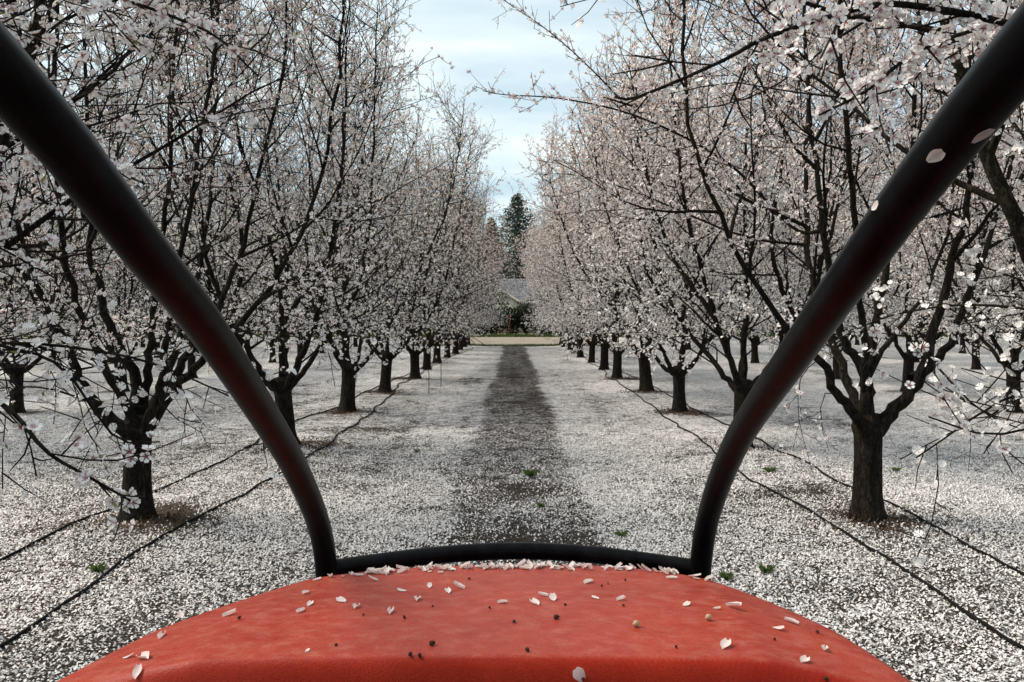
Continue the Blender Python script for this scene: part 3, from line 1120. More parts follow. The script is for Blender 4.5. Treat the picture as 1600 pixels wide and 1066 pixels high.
    def limb(self, cp, r0, r1=0.010, own=True, spacing=0.30, start=0.16, lenf=1.0, n=None, smooth=True):
        cp = [Vector(c) for c in cp]
        tot = sum((b - a).length for a, b in zip(cp[:-1], cp[1:]))
        n = n or max(6, int(tot / 0.16))
        pts = [Vector(p) for p in smooth_path(cp, n)]
        for i in range(2, n):
            k = 0.012
            pts[i] += Vector((self.r.gauss(0, k), self.r.gauss(0, k), self.r.gauss(0, k * 0.5)))
        store = []
        self.lpts += pts[2:-3]
        self.tube(store, pts, r0, r1, 12 if r0 > 0.03 else 7)
        self.children(pts, (r0, r1), 1, store, spacing, start, lenf, 0.05)
        self.finish(pts, r1)
        u = (pts[-1] - pts[-2]).normalized()
        if pts[-1].z > 4:
            for k in range(4):
                self.branch(pts[-1 - k], u, self.r.uniform(0, 6.28), 0.5, 0.02, 1, store, 0.6, 0.1, False)
        self.limbs.append(store)
        return pts

    def free_branch(self, cp, r0, r1, sp=0.2, lenf=0.5, bl=0.8, rich=1.0):
        c0 = Vector(cp[0])
        near = min(self.lpts, key=lambda p: (p - c0).length + 0.25 * max(0, p.z - c0.z))
        if (near - c0).length > 0.12:
            cp = [tuple(near)] + list(cp)
        else:
            cp = [tuple(near)] + list(cp[1:])
        d0 = self.dens
        self.dens = d0 * rich
        cp = [Vector(c) for c in cp]
        tot = sum((b - a).length for a, b in zip(cp[:-1], cp[1:]))
        pts = [Vector(p) for p in smooth_path(cp, max(5, int(tot / 0.12)))]
        store = []
        self.tube(store, pts, r0, r1, 7)
        self.bloom(pts[len(pts) // 3:], bl)
        if bl > 0.85:
            self.bloom(pts[len(pts) // 3:], bl * 1.5)
        self.children(pts, (r0, r1), 2, self.tw, sp, 0.3, lenf, 0.0, True)
        self.limbs.append(store)
        self.dens = d0

    def auto(self, nl=5, fork=0.9):
        r = self.r
        a0 = r.uniform(0, 6.28)
        for i in range(nl):
            az = a0 + i * 2 * PI / nl + r.uniform(-.3, .3)
            c, s = math.cos(az), math.sin(az)
            h = r.uniform(5.3, 6.4)
            e1, e2, e3 = r.uniform(.36, .5), r.uniform(.95, 1.25), r.uniform(1.4, 2.1)
            t_ = r.uniform(-.25, .25)
            lp = self.limb([(c * .03, s * .03, fork - 0.12), (c * e1, s * e1, fork + r.uniform(.25, .45)), (c * e2 - s * t_, s * e2 + c * t_, fork + r.uniform(1.3, 1.7)),
                       (c * e3 * .88 - s * t_ * 2, s * e3 * .88 + c * t_ * 2, 4.1), (c * e3 - s * t_ * 2.4, s * e3 + c * t_ * 2.4, h)],
                      r.uniform(0.056, 0.074), 0.009)
            if r.random() < 0.6:
                b = e2 * 0.8
                az2 = az + r.choice([-.6, .6])
                c2, s2 = math.cos(az2), math.sin(az2)
                q0 = min(lp, key=lambda p: abs(p.z - fork - 0.9))
                self.limb([tuple(q0), (c2 * (b + .4), s2 * (b + .4), fork + 1.9), (c2 * (b + .9), s2 * (b + .9), 4.2), (c2 * (b + 1.1), s2 * (b + 1.1), 5.4)],
                          0.045, 0.008, start=0.1)
        # a centre leader
        self.limb([(0, 0, fork), (r.uniform(-.15, .15), r.uniform(-.15, .15), 2.4), (r.uniform(-.35, .35), r.uniform(-.35, .35), 4.3), (r.uniform(-.4, .4), r.uniform(-.4, .4), 6.4)], 0.055, 0.009, start=0.25)
        for i in range(13):
            az = a0 + i * 0.49 + r.uniform(-.2, .2)
            c, s = math.cos(az), math.sin(az)
            k, dz = r.uniform(.55, 1.3), r.uniform(-.15, .45)
            q0 = min(self.lpts, key=lambda p: (p - Vector((c * .35, s * .35, 1.35 + dz * .6))).length)
            self.free_branch([tuple(q0), (c * .9 * k, s * .9 * k, 1.62 + dz), (c * 1.5 * k, s * 1.5 * k, 1.6 + dz), (c * 2.0 * k, s * 2.0 * k, 1.35 + dz)], 0.014, 0.003, 0.14, 0.75)

    def trunk_tube(self, rb, rt, fork, lean=(0, 0)):
        z = [-0.12, -0.02, 0.03, 0.10, 0.22, 0.40, 0.60, 0.75, fork - 0.05, fork + 0.08]
        rr = [rb * 1.62, rb * 1.50, rb * 1.32, rb * 1.15, rb * 1.04, rb, rb * 0.97, rb * 1.0, rt * 1.04, rt * 0.82]
        P = [(lean[0] * k, lean[1] * k, k) for k in z]
        ns = 22
        v, q = tubes_np([(P, rr, ns)])
        ang = np.arctan2(v[:, 1], v[:, 0])
        lob = 1 + (0.07 * np.sin(3 * ang + self.seed) + 0.045 * np.sin(5 * ang + 2.1 * self.seed)) * np.interp(v[:, 2], [0, 0.3, 1], [1.5, .6, .9])
        v[:, 0] *= lob
        v[:, 1] *= lob
        v[:, :2] += (np.stack([vnoise(ang * 3 + 7, v[:, 2], 6, self.seed), vnoise(ang * 3 - 7, v[:, 2], 6, self.seed + 9)], 1) - .5) * 0.02
        n = len(z) * ns
        v = np.vstack([v, [[lean[0] * fork, lean[1] * fork, fork + 0.10]]])
        top = [(n - ns + i, n - ns + (i + 1) % ns, n) for i in range(ns)]
        return mesh_np('trunk', v, q, top, M['bark'])

    def blossom_mesh(self, simple):
        bl = [b for b in self.bl]
        m = len(bl)
        P = np.array([tuple(b[0]) for b in bl])
        D = np.array([tuple(b[1]) for b in bl])
        S = np.array([b[2] for b in bl])
        K = np.array([b[3] for b in bl])
        bud = np.array([b[4] for b in bl])
        rg = np.random.default_rng(self.seed)
        ref = rg.normal(size=(m, 3))
        A = np.cross(D, ref)
        A /= np.linalg.norm(A, axis=1, keepdims=True) + 1e-9
        B = np.cross(D, A)
        if simple == 0:       # five single faces
            tv, tt, tone = [(0, 0, 0)], [], [0.36]
            for i in range(5):
                a = i * 2 * PI / 5
                for da in (-0.50, 0.50):
                    tv.append((math.cos(a + da) * 1.0, math.sin(a + da) * 1.0, 0.33))
                    tone.append(1.0)
                tt.append((0, 1 + 2 * i, 2 + 2 * i))
        elif simple == 1:
            tv, tt, tone = [(0, 0, 0)], [], [0.0]
            for i in range(5):
                a = i * 2 * PI / 5
                b0 = len(tv)
                tv += [(math.cos(a - .52) * .74, math.sin(a - .52) * .74, 0.26), (math.cos(a) * 1.04, math.sin(a) * 1.04, 0.34), (math.cos(a + .52) * .74, math.sin(a + .52) * .74, 0.24)]
                tone += [0.8, 1, 0.8]
                tt += [(0, b0, b0 + 1), (0, b0 + 1, b0 + 2)]
        else:
            tv, tt, tone = [(0, 0, 0)], [], [0.0]
            for i in range(5):
                a = i * 2 * PI / 5
                b0 = len(tv)
                for da, rr, z, tn in ((-.40, .42, .14, .42), (-.56, .82, .34, .9), (-.22, 1.05, .36, 1), (0, .98, .30, 1), (.22, 1.05, .38, 1), (.56, .82, .30, .9), (.40, .42, .13, .42), (0, .5, .06, .4)):
                    tv.append((math.cos(a + da) * rr, math.sin(a + da) * rr, z))
                    tone.append(tn)
                c7 = b0 + 7
                tt += [(0, b0, c7), (0, c7, b0 + 6), (b0, b0 + 1, c7), (c7, b0 + 5, b0 + 6), (b0 + 1, b0 + 2, c7), (b0 + 2, b0 + 3, c7), (b0 + 3, b0 + 4, c7), (b0 + 4, b0 + 5, c7)]
        tv, tone = np.array(tv), np.array(tone)
        tt = np.array(tt)
        open_ = rg.uniform(0.6, 1.8, m)
        open_[bud] = 5.0
        s2 = S.copy()
        s2[bud] *= 0.62
        V = P[:, None, :] + s2[:, None, None] * (A[:, None, :] * tv[None, :, 0:1] + B[:, None, :] * tv[None, :, 1:2]) \
            + (s2 * open_)[:, None, None] * D[:, None, :] * tv[None, :, 2:3]
        k = len(tv)
        T = (tt[None, :, :] + (np.arange(m) * k)[:, None, None]).reshape(-1, 3)
        at = np.zeros((m, k, 3))
        at[:, :, 0] = tone[None, :]
        at[bud, :, 0] = np.maximum(0.22, at[bud, :, 0] * 0.75)
        at[:, :, 1] = K[:, None]
        return V.reshape(-1, 3), T, at.reshape(-1, 3)

    def leaf_mesh(self):
        if not self.lf:
            return None
        P = np.array([tuple(b[0]) for b in self.lf])
        D = np.array([tuple(b[1]) for b in self.lf])
        S = np.array([b[2] for b in self.lf])[:, None]
        m = len(P)
        rg = np.random.default_rng(self.seed + 5)
        A = np.cross(D, rg.normal(size=(m, 3)))
        A /= np.linalg.norm(A, axis=1, keepdims=True) + 1e-9
        V = np.stack([P, P + D * S * 0.9 + A * S * 0.33, P + D * S * 2, P + D * S * 0.9 - A * S * 0.33], 1).reshape(-1, 3)
        i = np.arange(m) * 4
        return mesh_np('leaves', V, np.stack([i, i + 1, i + 2, i + 3], 1), None, M['leaf'], smooth=False)

    def meshes(self, rb, rt, fork, lod, lean=(0, 0)):
        out = [('trunk', self.trunk_tube(rb, rt, fork, lean), None)]
        for st in self.limbs:
            v, q = tubes_np(st)
            out.append(('limb', mesh_np('limb', v, q, mat=M['bark']), None))
        v, q = tubes_np(self.tw)
        out.append(('twigs', mesh_np('twigs', v, q, mat=M['twig']), 'stuff'))
        if lod == 2:
            bx, by = self.base
            every = self.bl
            near, mid = [], []
            for b in every:
                x, y, z = b[0].x + bx, b[0].y + by, b[0].z - CAMZ
                d = math.sqrt(x * x + y * y + z * z)
                if y > 0.8 and abs(x) < 0.8 * y + 0.3 and d < 3.4:
                    near.append(b)
                elif abs(x) < abs(bx) + 0.8 or self.r.random() < 0.45:
                    mid.append(b)
            self.bl = near
            V1, T1, a1 = self.blossom_mesh(2)
            self.bl = mid
            V2, T2, a2 = self.blossom_mesh(0)
            V, T, at = np.vstack([V1, V2]), np.vstack([T1, T2 + len(V1)]), np.vstack([a1, a2])
            print('near flowers', len(near), 'mid', len(mid))
        else:
            V, T, at = self.blossom_mesh(lod)
        out.append(('blossoms', mesh_np('blossoms', V, None, T, M['blossom'], smooth=(lod == 2), attrs={'tone': at}), 'stuff'))
        lm = self.leaf_mesh()
        if lm:
            out.append(('leaves', lm, 'stuff'))
        print('tree', self.seed, 'limbs', len(self.limbs), 'twigs', len(self.tw), 'blossoms', len(self.bl), 'tris', len(T))
        return out


def tl(pts, y=0.0, dy=0.0):
    """(x, z) profile to 3D, y drifting as the limb rises"""
    z0 = pts[0][1]
    return [(x, y * 0.3 + y * 0.7 * min(1, (z - z0) / 2) + dy * max(0, z - z0), z) for x, z in pts]


def tree_R1():
    t = Tree(101, 1.1, 0.0, hi=True, l2=0.16, l3=0.13)
    t.limb(tl([(-.05, .80), (-.20, 1.0), (-.36, 1.16), (-.49, 1.45), (-.72, 1.63), (-.95, 1.9), (-1.4, 2.6), (-1.75, 3.5), (-1.85, 4.6), (-1.9, 5.6)], -.25, -.08), .062, start=.3)
    t.limb(tl([(.0, .82), (-.03, 1.1), (-.04, 1.27), (-.14, 1.5), (-.28, 1.66), (-.4, 2.3), (-.5, 3.05), (-.6, 3.9), (-.62, 5.0), (-.55, 6.3)], -.15, .02), .078, start=.3)
    t.limb(tl([(-.02, 1.2), (.03, 1.4), (.15, 2.0), (.25, 2.45), (.45, 3.1), (.58, 4.2), (.65, 5.6), (.7, 6.3)], .1, .05), .060, start=.2)
    t.limb(tl([(.06, .80), (.22, 1.0), (.38, 1.2), (.50, 1.48), (.60, 2.0), (.72, 2.45), (.82, 3.05), (.9, 4.2), (1.0, 5.6), (1.0, 6.2)], -.1, -.06), .080, start=.3)
    t.limb(tl([(.42, 1.28), (.62, 1.42), (.82, 1.66), (1.02, 2.1), (1.2, 2.5), (1.5, 3.3), (1.75, 4.3), (1.85, 5.4)], .1, .1), .055, start=.25)
    t.limb(tl([(.02, 1.25), (.2, 1.5), (.40, 1.76), (.58, 1.95), (.9, 2.5), (1.1, 3.2), (1.2, 4.4)], .35, .12), .034, start=.35)
    t.limb([(0, .05, .85), (-.05, .45, 1.35), (-.2, .9, 2.3), (-.1, 1.3, 3.6), (.1, 1.6, 5.2), (.1, 1.6, 6.0)], .06, start=.25)
    t.limb([(-.04, -.03, 1.15), (-.2, -.35, 1.75), (-.45, -.8, 2.6), (-.7, -1.15, 3.6), (-.8, -1.3, 5.0), (-.8, -1.3, 5.9)], .045, start=.35)
    t.free_branch([(-.5, -.05, 1.45), (-.7, -.2, 1.3), (-.75, -.3, .95), (-.68, -.35, .62)], .008, .002, .11, .45, .25)
    t.free_branch([(-.36, -.05, 1.16), (-.5, -.2, 1.15), (-.55, -.3, .9), (-.48, -.3, .66)], .007, .002, .12, .35, .2)
    t.free_branch([(.5, -.1, 1.45), (.8, -.4, 1.05), (1.2, -.6, .85), (1.9, -.9, .66)], .012, .003, .16, .5, .5)
    t.free_branch([(.45, -.1, 1.3), (.7, -.35, 1.0), (.72, -.4, .75), (.7, -.4, .5)], .007, .002, .14, .35, .2)
    w = lambda P: [(x - ROWX, y - D1, z) for x, y, z in P]
    t.free_branch(w([(2.6, 7.5, 2.7), (2.0, 7.5, 3.3), (1.2, 7.6, 3.75), (.5, 7.8, 3.98), (-.1, 8.0, 4.08), (-.32, 8.0, 4.12)]), .022, .003, .13, .55, .9)
    t.free_branch(w([(2.3, 8.2, 3.1), (1.7, 8.8, 3.7), (1.55, 9, 3.85), (1.12, 9, 4.38), (.475, 9, 5.0), (-.17, 9, 5.46), (-.4, 9, 5.7)]), .022, .003, .12, .5, .9)
    t.free_branch(w([(2.3, 8.2, 2.7), (1.3, 8.6, 3.2), (.7, 9, 3.45), (.2, 9.2, 3.5)]), .018, .003, .13, .55, .9)
    return t.meshes(.126, .138, .88, 1)


def tree_L1():
    t = Tree(202, 0.68, 0.14, hi=True, l2=0.15, l3=0.12)
    t.limb(tl([(-.05, .80), (-.2, .93), (-.32, 1.06), (-.48, 1.33), (-.57, 1.63), (-.78, 2.04), (-.9, 2.6), (-1.2, 3.5), (-1.4, 4.8), (-1.45, 5.7)], -.2, -.05), .075, start=.25)
    t.limb(tl([(-.02, .9), (-.08, 1.33), (-.3, 1.7), (-.45, 2.16), (-.54, 2.45), (-.6, 3.4), (-.7, 4.8), (-.7, 6.1)], .15, .06), .066, start=.3)
    t.limb(tl([(.0, .9), (.04, 1.3), (.06, 1.75), (.08, 2.2), (.15, 3.2), (.2, 4.6), (.2, 6.2)], .2, .05), .055, start=.3)
    t.limb(tl([(.05, .8), (.2, 1.05), (.27, 1.25), (.32, 1.63), (.42, 2.04), (.6, 3), (.8, 4.2), (.9, 5.8)], -.15, -.03), .062, start=.3)
    t.limb(tl([(.10, .85), (.26, 1.1), (.42, 1.29), (.6, 1.48), (.79, 1.69), (1.1, 2.0), (1.4, 2.5), (1.7, 3.3), (1.85, 4.4), (1.9, 5.2)], .1, .02), .062, start=.3)
    t.limb(tl([(.28, 1.15), (.38, 1.5), (.58, 1.8), (.8, 2.3), (.95, 3.1), (1.2, 4.4), (1.2, 5.6)], .25, .1), .05, start=.3)
    t.limb([(0, .05, .85), (.1, .5, 1.4), (.2, .95, 2.4), (.2, 1.4, 3.8), (.1, 1.6, 5.6)], .055, start=.25)
    t.limb([(0, -.05, .9), (-.1, -.45, 1.5), (-.2, -.9, 2.5), (0, -1.3, 3.8), (.1, -1.5, 5.4)], .05, start=.3)
    t.free_branch([(.1, -.1, 1.0), (-.15, -.2, .8), (.05, -.3, .70), (.24, -.3, .72)], .006, .004, .3, .3, .2)
    t.free_branch([(.3, -.2, 1.1), (.26, -.3, .85), (.17, -.25, .68), (.19, -.25, .18)], .006, .004, .4, .2, .1)
    t.free_branch([(.25, -.1, 1.1), (.5, -.3, .95), (.75, -.4, .85), (.85, -.45, .65)], .008, .002, .13, .4, .4)
    t.free_branch([(-.3, -.1, 1.1), (-.7, -.4, 1.25), (-1.2, -.7, 1.2), (-1.6, -.9, 1.0)], .012, .003, .16, .5, .8)
    for az, k, dz in ((-2.9, 1.0, .1), (-2.2, .8, .3), (-1.5, .8, .1), (-.9, 1.0, .3), (-.2, 1.1, .1), (.6, 1., .3), (2.2, 1.1, .2), (3.0, .7, .4)):
        c, q = math.cos(az), math.sin(az)
        t.free_branch([(c * .35, q * .35, 1.4 + dz * .5), (c * .8 * k, q * .8 * k, 1.62 + dz), (c * 1.4 * k, q * 1.4 * k, 1.6 + dz), (c * 1.9 * k, q * 1.9 * k, 1.4 + dz)], .012, .003, .14, .7, 1.0, rich=1.3)
    return t.meshes(.122, .132, .86, 1)


def clip_side(t):
    pass


def tree_R0():
    t = Tree(303, 0.8, 0.0, hi=True)
    t.auto(5, .9)
    bx, by = ROWX, D1 - DS
    w = lambda P: [(x - bx, y - by, z) for x, y, z in P]
    t.free_branch(w([(3.0, 3.2, 1.9), (2.5, 2.9, 2.35), (1.9, 2.4, 2.62), (1.27, 2.05, 2.62), (.98, 2.0, 2.65), (.86, 2.0, 2.64), (.634, 2.0, 2.57), (.52, 2.0, 2.51), (.31, 2.0, 2.42), (.25, 2.0, 2.42)]), .018, .003, .10, .42, .9, rich=1.7)
    t.free_branch(w([(3.0, 3.2, 2.2), (2.3, 2.8, 2.7), (1.6, 2.4, 2.75), (1.15, 2.2, 2.62), (.95, 2.15, 2.48), (.80, 2.1, 2.40)]), .014, .003, .09, .42, 1.0, rich=1.7)
    t.free_branch(w([(2.9, 3.3, 1.6), (2.4, 3.0, 1.55), (2.0, 2.9, 1.50), (1.7, 2.85, 1.45), (1.45, 2.8, 1.52)]), .010, .003, .13, .4, .8, rich=1.7)
    t.free_branch(w([(2.9, 3.1, 2.3), (2.1, 2.6, 2.9), (1.5, 2.3, 3.1), (1.1, 2.2, 3.0), (.8, 2.2, 2.85)]), .013, .003, .09, .45, 1.0, rich=1.7)
    return t


def tree_L0():
    t = Tree(404, 0.48, 0.12, hi=True, l2=0.16, l3=0.13)
    t.auto(5, .9)
    bx, by = -3.45, D1 - DS
    w = lambda P: [(x - bx, y - by, z) for x, y, z in P]
    t.free_branch(w([(-3.1, 3.2, 1.5), (-2.4, 2.7, 1.75), (-1.75, 2.3, 1.74), (-1.41, 2.2, 1.63), (-1.29, 2.2, 1.50), (-1.2, 2.25, 1.42), (-1.07, 2.3, 1.32)]), .016, .003, .12, .30, 1.1, rich=2.3)
    t.free_branch(w([(-3.1, 3.4, 1.6), (-2.5, 3.2, 1.85), (-1.93, 3.0, 1.76), (-1.7, 3.0, 1.68), (-1.5, 3.0, 1.42), (-1.33, 3.0, 1.40)]), .014, .003, .2, .35, .8, rich=2.3)
    t.free_branch(w([(-3.0, 3.1, 2.2), (-2.2, 2.7, 2.8), (-1.5, 2.5, 2.9), (-1.0, 2.5, 2.78), (-.8, 2.5, 2.62)]), .015, .003, .10, .45, .9, rich=2.3)
    t.free_branch(w([(-3.0, 3.1, 2.0), (-2.3, 2.8, 2.5), (-1.7, 2.6, 2.5), (-1.2, 2.6, 2.3)]), .013, .003, .10, .45, .9, rich=2.3)
    t.free_branch(w([(-3.0, 3.1, 1.9), (-2.3, 2.9, 2.2), (-1.9, 2.8, 2.15), (-1.6, 2.8, 2.0)]), .012, .003, .12, .45, .9, rich=2.3)
    return t


def cull_near(t, bx, by):
    """keep the tree out of the tractor's own space (the guard pushes twigs aside)"""
    def ok(p):
        x, y, z = p[0] + bx, p[1] + by, p[2]
        return not (abs(x) < 0.62 and y < 1.9) and not (y < 1.5 and math.sqrt(x * x + y * y + (z - CAMZ) ** 2) < 1.5)
    t.tw = [q for q in t.tw if ok(q[0][0]) and ok(q[0][-1])]
    t.bl = [b for b in t.bl if ok(b[0])]
    t.lf = [b for b in t.lf if ok(b[0])]
    t.limbs = [[q for q in s if ok(q[0][-1]) and ok(q[0][len(q[0]) // 2])] for s in t.limbs]
    t.limbs = [s for s in t.limbs if s]


VAR = {}
VAR['R1'] = tree_R1()
VAR['L1'] = tree_L1()
tr0 = tree_R0()
cull_near(tr0, ROWX, D1 - DS)
tr0.base = (ROWX, D1 - DS)
VAR['R0'] = tr0.meshes(.135, .14, .9, 2)
tl0 = tree_L0()
cull_near(tl0, -3.45, D1 - DS)
tl0.base = (-3.45, D1 - DS)
VAR['L0'] = tl0.meshes(.135, .14, .9, 2)
for i, (sd, de, lf) in enumerate(((11, 1.15, 0.0), (12, 1.1, 0.005), (21, 0.56, 0.34), (22, 0.56, 0.38))):
    t = Tree(sd, de, lf, top=7.5, l2=0.15, l3=0.115)
    t.auto(5, 0.82 + 0.06 * (i % 2))
    VAR[('G', i)] = t.meshes(.119 + .008 * (i % 3), .13, 0.84 + 0.06 * (i % 2), 0)

ORD = ['nearest', 'second', 'third', 'fourth', 'fifth', 'sixth', 'seventh', 'eighth', 'ninth', 'tenth', 'eleventh', 'twelfth', 'thirteenth', 'fourteenth', 'fifteenth', 'sixteenth', 'seventeenth']
nt_ = 0
ROWN = {}
for (row, side, k, X, Y) in TREES_XY:
    sname = 'left' if side < 0 else 'right'
    rz, sc_ = rnd.uniform(0, 6.28), rnd.uniform(0.94, 1.07)
    jx, jy = rnd.uniform(-.07, .07), rnd.uniform(-.12, .12)
    if row == 0 and k <= 0:
        key = {(-1, -1): 'L0', (1, -1): 'R0', (-1, 0): 'L1', (1, 0): 'R1'}[(side, k)]
        rz, sc_, jx, jy = 0, 1, 0, 0
        X = {'L0': -3.45, 'L1': -3.50, 'R0': ROWX, 'R1': ROWX}[key]
    else:
        key = ('G', (k + row) % 2 + (2 if side < 0 else 0))
        if row == 0 and k > 3:
            jx -= side * 0.18
    nt_ += 1
    if row == 0:
        if k == -1:
            lb = f'almond tree standing outside the frame at {sname}, its twigs reaching in'
        elif k == 0:
            lb = ('nearest whole almond tree on the right with thick forked trunk beside the hose' if side > 0 else 'nearest whole almond tree on the left, dark trunk and drooping twig beside it')
        else:
            lb = f'{ORD[k]} almond tree from the tractor in the row lining the {sname} edge of the lane'
        grp = f'almond trees in the row {sname} of the lane'
    else:
        cnt = ROWN[(row, side)] = ROWN.get((row, side), -1) + 1
        grp = f'almond trees in the {ORD[row]} row {sname} of the lane'
        lb = f'blossoming almond tree in the {ORD[row]} row {sname} of the lane, {ORD[cnt]} from the camera'
    root = empty('almond_tree', (X + jx, Y + jy, float(gz(X, Y))), rz, label=lb, category='tree', group=grp)
    if key not in ('L0', 'R0', 'L1', 'R1'):
        root.rotation_euler = (rnd.gauss(0, .035), rnd.gauss(0, .035), rz)
    wd = 1.08 if row == 0 and k > 2 else 1.0
    root.scale = (sc_ * wd, sc_ * wd, sc_)
    for nm, me, kd in VAR[key]:
        o = obj(nm, me, root)
        if kd:
            o['kind'] = kd

# petals stuck on the right pipe
on_pipe(RP, pipe_index(RP, 1488, 212), 0.1, 'stuck_petal', 'pink petal stuck to the right guard pipe, upper left of a pair', 1.0)
on_pipe(RP, pipe_index(RP, 1520, 170), -0.75, 'stuck_petal', 'pink petal stuck on the underside of the right guard pipe', 1.0)
on_pipe(RP, pipe_index(RP, 1402, 330), 0.95, 'stuck_petal', 'pale petal on the upper edge of the right guard pipe', 0.8)


# ------------------------------------------------------------------ irrigation hoses
def hose(px, label):
    cp = []
    for x, y in px:
        Y = 2375 / (y - 495)
        cp.append(((x - 804) * Y / 1250, Y))
    cp = np.array(cp)
    n = 260
    s = smooth_path([(a, b, 0) for a, b in cp], n)
    wob = (fb(s[:, 1] * 1.3, s[:, 0], 0.6, int(abs(cp[0][0] * 10))) - .5) * np.clip(s[:, 1] / 12, .1, 1) * 0.28
    x = s[:, 0] + wob
    z = gz(x, s[:, 1]) + 0.017 + np.clip(fb(s[:, 1], x, 0.9, 4) - .6, 0, 1) * 0.06
    P = np.stack([x, s[:, 1], z], 1)
    v, q = tubes_np([(P, np.full(n, 0.0125), 7)])
    obj('irrigation_hose', mesh_np('irrigation_hose', v, q, mat=M['rubber']), None, label=label, category='hose', group='black irrigation hoses along the tree rows')


hose([(-330, 1190), (0, 1020), (135, 925), (270, 838), (440, 744), (520, 690), (590, 640), (625, 603), (655, 588), (690, 566), (718, 553), (740, 545)], 'black hose on the lane side of the left tree row')
hose([(-300, 1010), (0, 880), (90, 835), (150, 812), (240, 772), (325, 735), (390, 702), (470, 657), (520, 641), (590, 606), (640, 586), (690, 563), (715, 552), (738, 544)], 'black hose behind the left tree row trunks')
hose([(1900, 1180), (1600, 1022), (1520, 972), (1440, 915), (1340, 852), (1270, 808), (1170, 745), (1110, 700), (1060, 670), (1020, 640), (985, 612), (952, 592), (945, 583), (925, 570), (905, 557), (885, 545)], 'black hose on the lane side of the right tree row')
hose([(1900, 1020), (1600, 905), (1500, 852), (1400, 800), (1330, 768), (1275, 740), (1190, 693), (1130, 663), (1070, 632), (1020, 605), (985, 588), (950, 570), (925, 560), (895, 546)], 'black hose behind the right tree row trunks')


# ------------------------------------------------------------------ small things in the lane
def gpt(px, py):
    Y = 2375 / (py - 495)
    return (px - 804) * Y / 1250, Y


for px, py, n, s, lb in ((830, 742, 46, 1.2, 'bright green weed tuft in the middle of the dark wheel strip'), (846, 792, 18, .8, 'small faint weed tuft low in the dark wheel strip'), (972, 836, 22, .8, 'small weed tuft on the white ground right of the strip'),
                         (1196, 893, 30, .9, 'weed tuft right of the foot of the right guard pipe'), (1135, 903, 26, .8, 'dark weed tuft tight beside the right guard pipe foot'), (153, 900, 30, .9, 'weed tuft between the two left hoses'),
                         (1203, 742, 30, 1.0, 'low weed tuft right of the right guard pipe by the hose'), (1400, 736, 20, .8, 'weed tuft by the nearest right trunk'), (652, 705, 16, .8, 'small weed tuft in the white ground left of the strip')):
    x, y = gpt(px, py)
    n2 = n * 4
    a = rng.uniform(0, 2 * PI, n2)
    rr = np.abs(rng.normal(0, 0.032 * s, n2))
    bx, by = rr * np.cos(a), rr * np.sin(a) * 0.9
    h = rng.uniform(0.02, 0.08, n2) * s
    w = 0.0035
    th = rng.uniform(0, PI, n2)
    lx, ly = np.cos(a) * h * rng.uniform(.1, .9, n2), np.sin(a) * h * rng.uniform(.1, .9, n2)
    z0 = np.zeros(n2)
    P = np.stack([np.stack([bx * .6 + lx * .35 - np.cos(th) * w, by * .6 + ly * .35 - np.sin(th) * w, h * .7], 1),
                  np.stack([bx + lx, by + ly, h], 1)], 1).reshape(-1, 3)
    P = np.vstack([[[0, 0, -0.004]], P])
    i = np.arange(n2) * 2 + 1
    o = obj('weed_tuft', mesh_np('weed_tuft', P, None, np.stack([i * 0, i, i + 1], 1), M['weed'], smooth=False), None, label=lb, category='weed', group='weed tufts among the petals')
    o.location = (x, y, float(gz(x, y)) + 0.001)

for px, py, h, lb in ((670, 614, .62, 'thin black stake nearer the tractor by the left hose'), (689, 604, .72, 'thin black stake further down by the left hose')):
    x, y = gpt(px, py)
    z = float(gz(x, y))
    root = empty('irrigation_stake', (x, y, z), label=lb, category='stake', group='irrigation stakes by the left hose')
    obj('rod', tube_mesh('rod', [(0, 0, -.05), (0.004, 0, h * .5), (0, 0, h)], .009, 6, 6, M['rubber']), root)
    obj('sprinkler_head', tube_mesh('sprinkler_head', [(0, 0, h - .02), (0, 0, h + .03)], (.016, .01), 4, 8, M['rubber']), root)
for px, py, ln, rz, lb in ((745, 592, 1.1, 0.05, 'dark fallen stick lying left of the wheel strip'), (815, 591, 1.0, -0.1, 'dark fallen stick lying across the wheel strip'), (400, 700, .5, 1.2, 'broken twig near the left hose')):
    x, y = gpt(px, py)
    cp = [(-ln / 2, 0, .02), (-ln * .2, .03, .035), (ln * .1, -.02, .03), (ln / 2, .04, .02)]
    v, q = tubes_np([(smooth_path(cp, 9), np.linspace(.014, .005, 9), 6), (smooth_path([(0, 0, .03), (.12, .12, .06), (.22, .2, .03)], 4), np.linspace(.007, .003, 4), 5),
                     (smooth_path([(-.2, 0, .03), (-.28, -.1, .05), (-.4, -.15, .02)], 4), np.linspace(.007, .003, 4), 5)])
    o = obj('fallen_stick', mesh_np('fallen_stick', v, q, mat=M['twig']), None, label=lb, category='stick')
    o.location = (x, y, float(gz(x, y)) - 0.006)
    o.rotation_euler = (0, 0, rz)

# ------------------------------------------------------------------ beyond the orchard
def leaf_cloud(name, n, fpos, size, mat, seed):
    rg = np.random.default_rng(seed)
    P = fpos(rg, n)
    D = rg.normal(size=(n, 3))
    D /= np.linalg.norm(D, axis=1, keepdims=True)
    A = np.cross(D, rg.normal(size=(n, 3)))
    A /= np.linalg.norm(A, axis=1, keepdims=True)
    s = (size * rg.uniform(.6, 1.3, n))[:, None]
    V = np.stack([P - A * s * .5, P + D * s * .6, P + A * s * .5, P - D * s * .6], 1).reshape(-1, 3)
    i = np.arange(n) * 4
    return mesh_np(name, V, np.stack([i, i + 1, i + 2, i + 3], 1), None, mat, smooth=False)


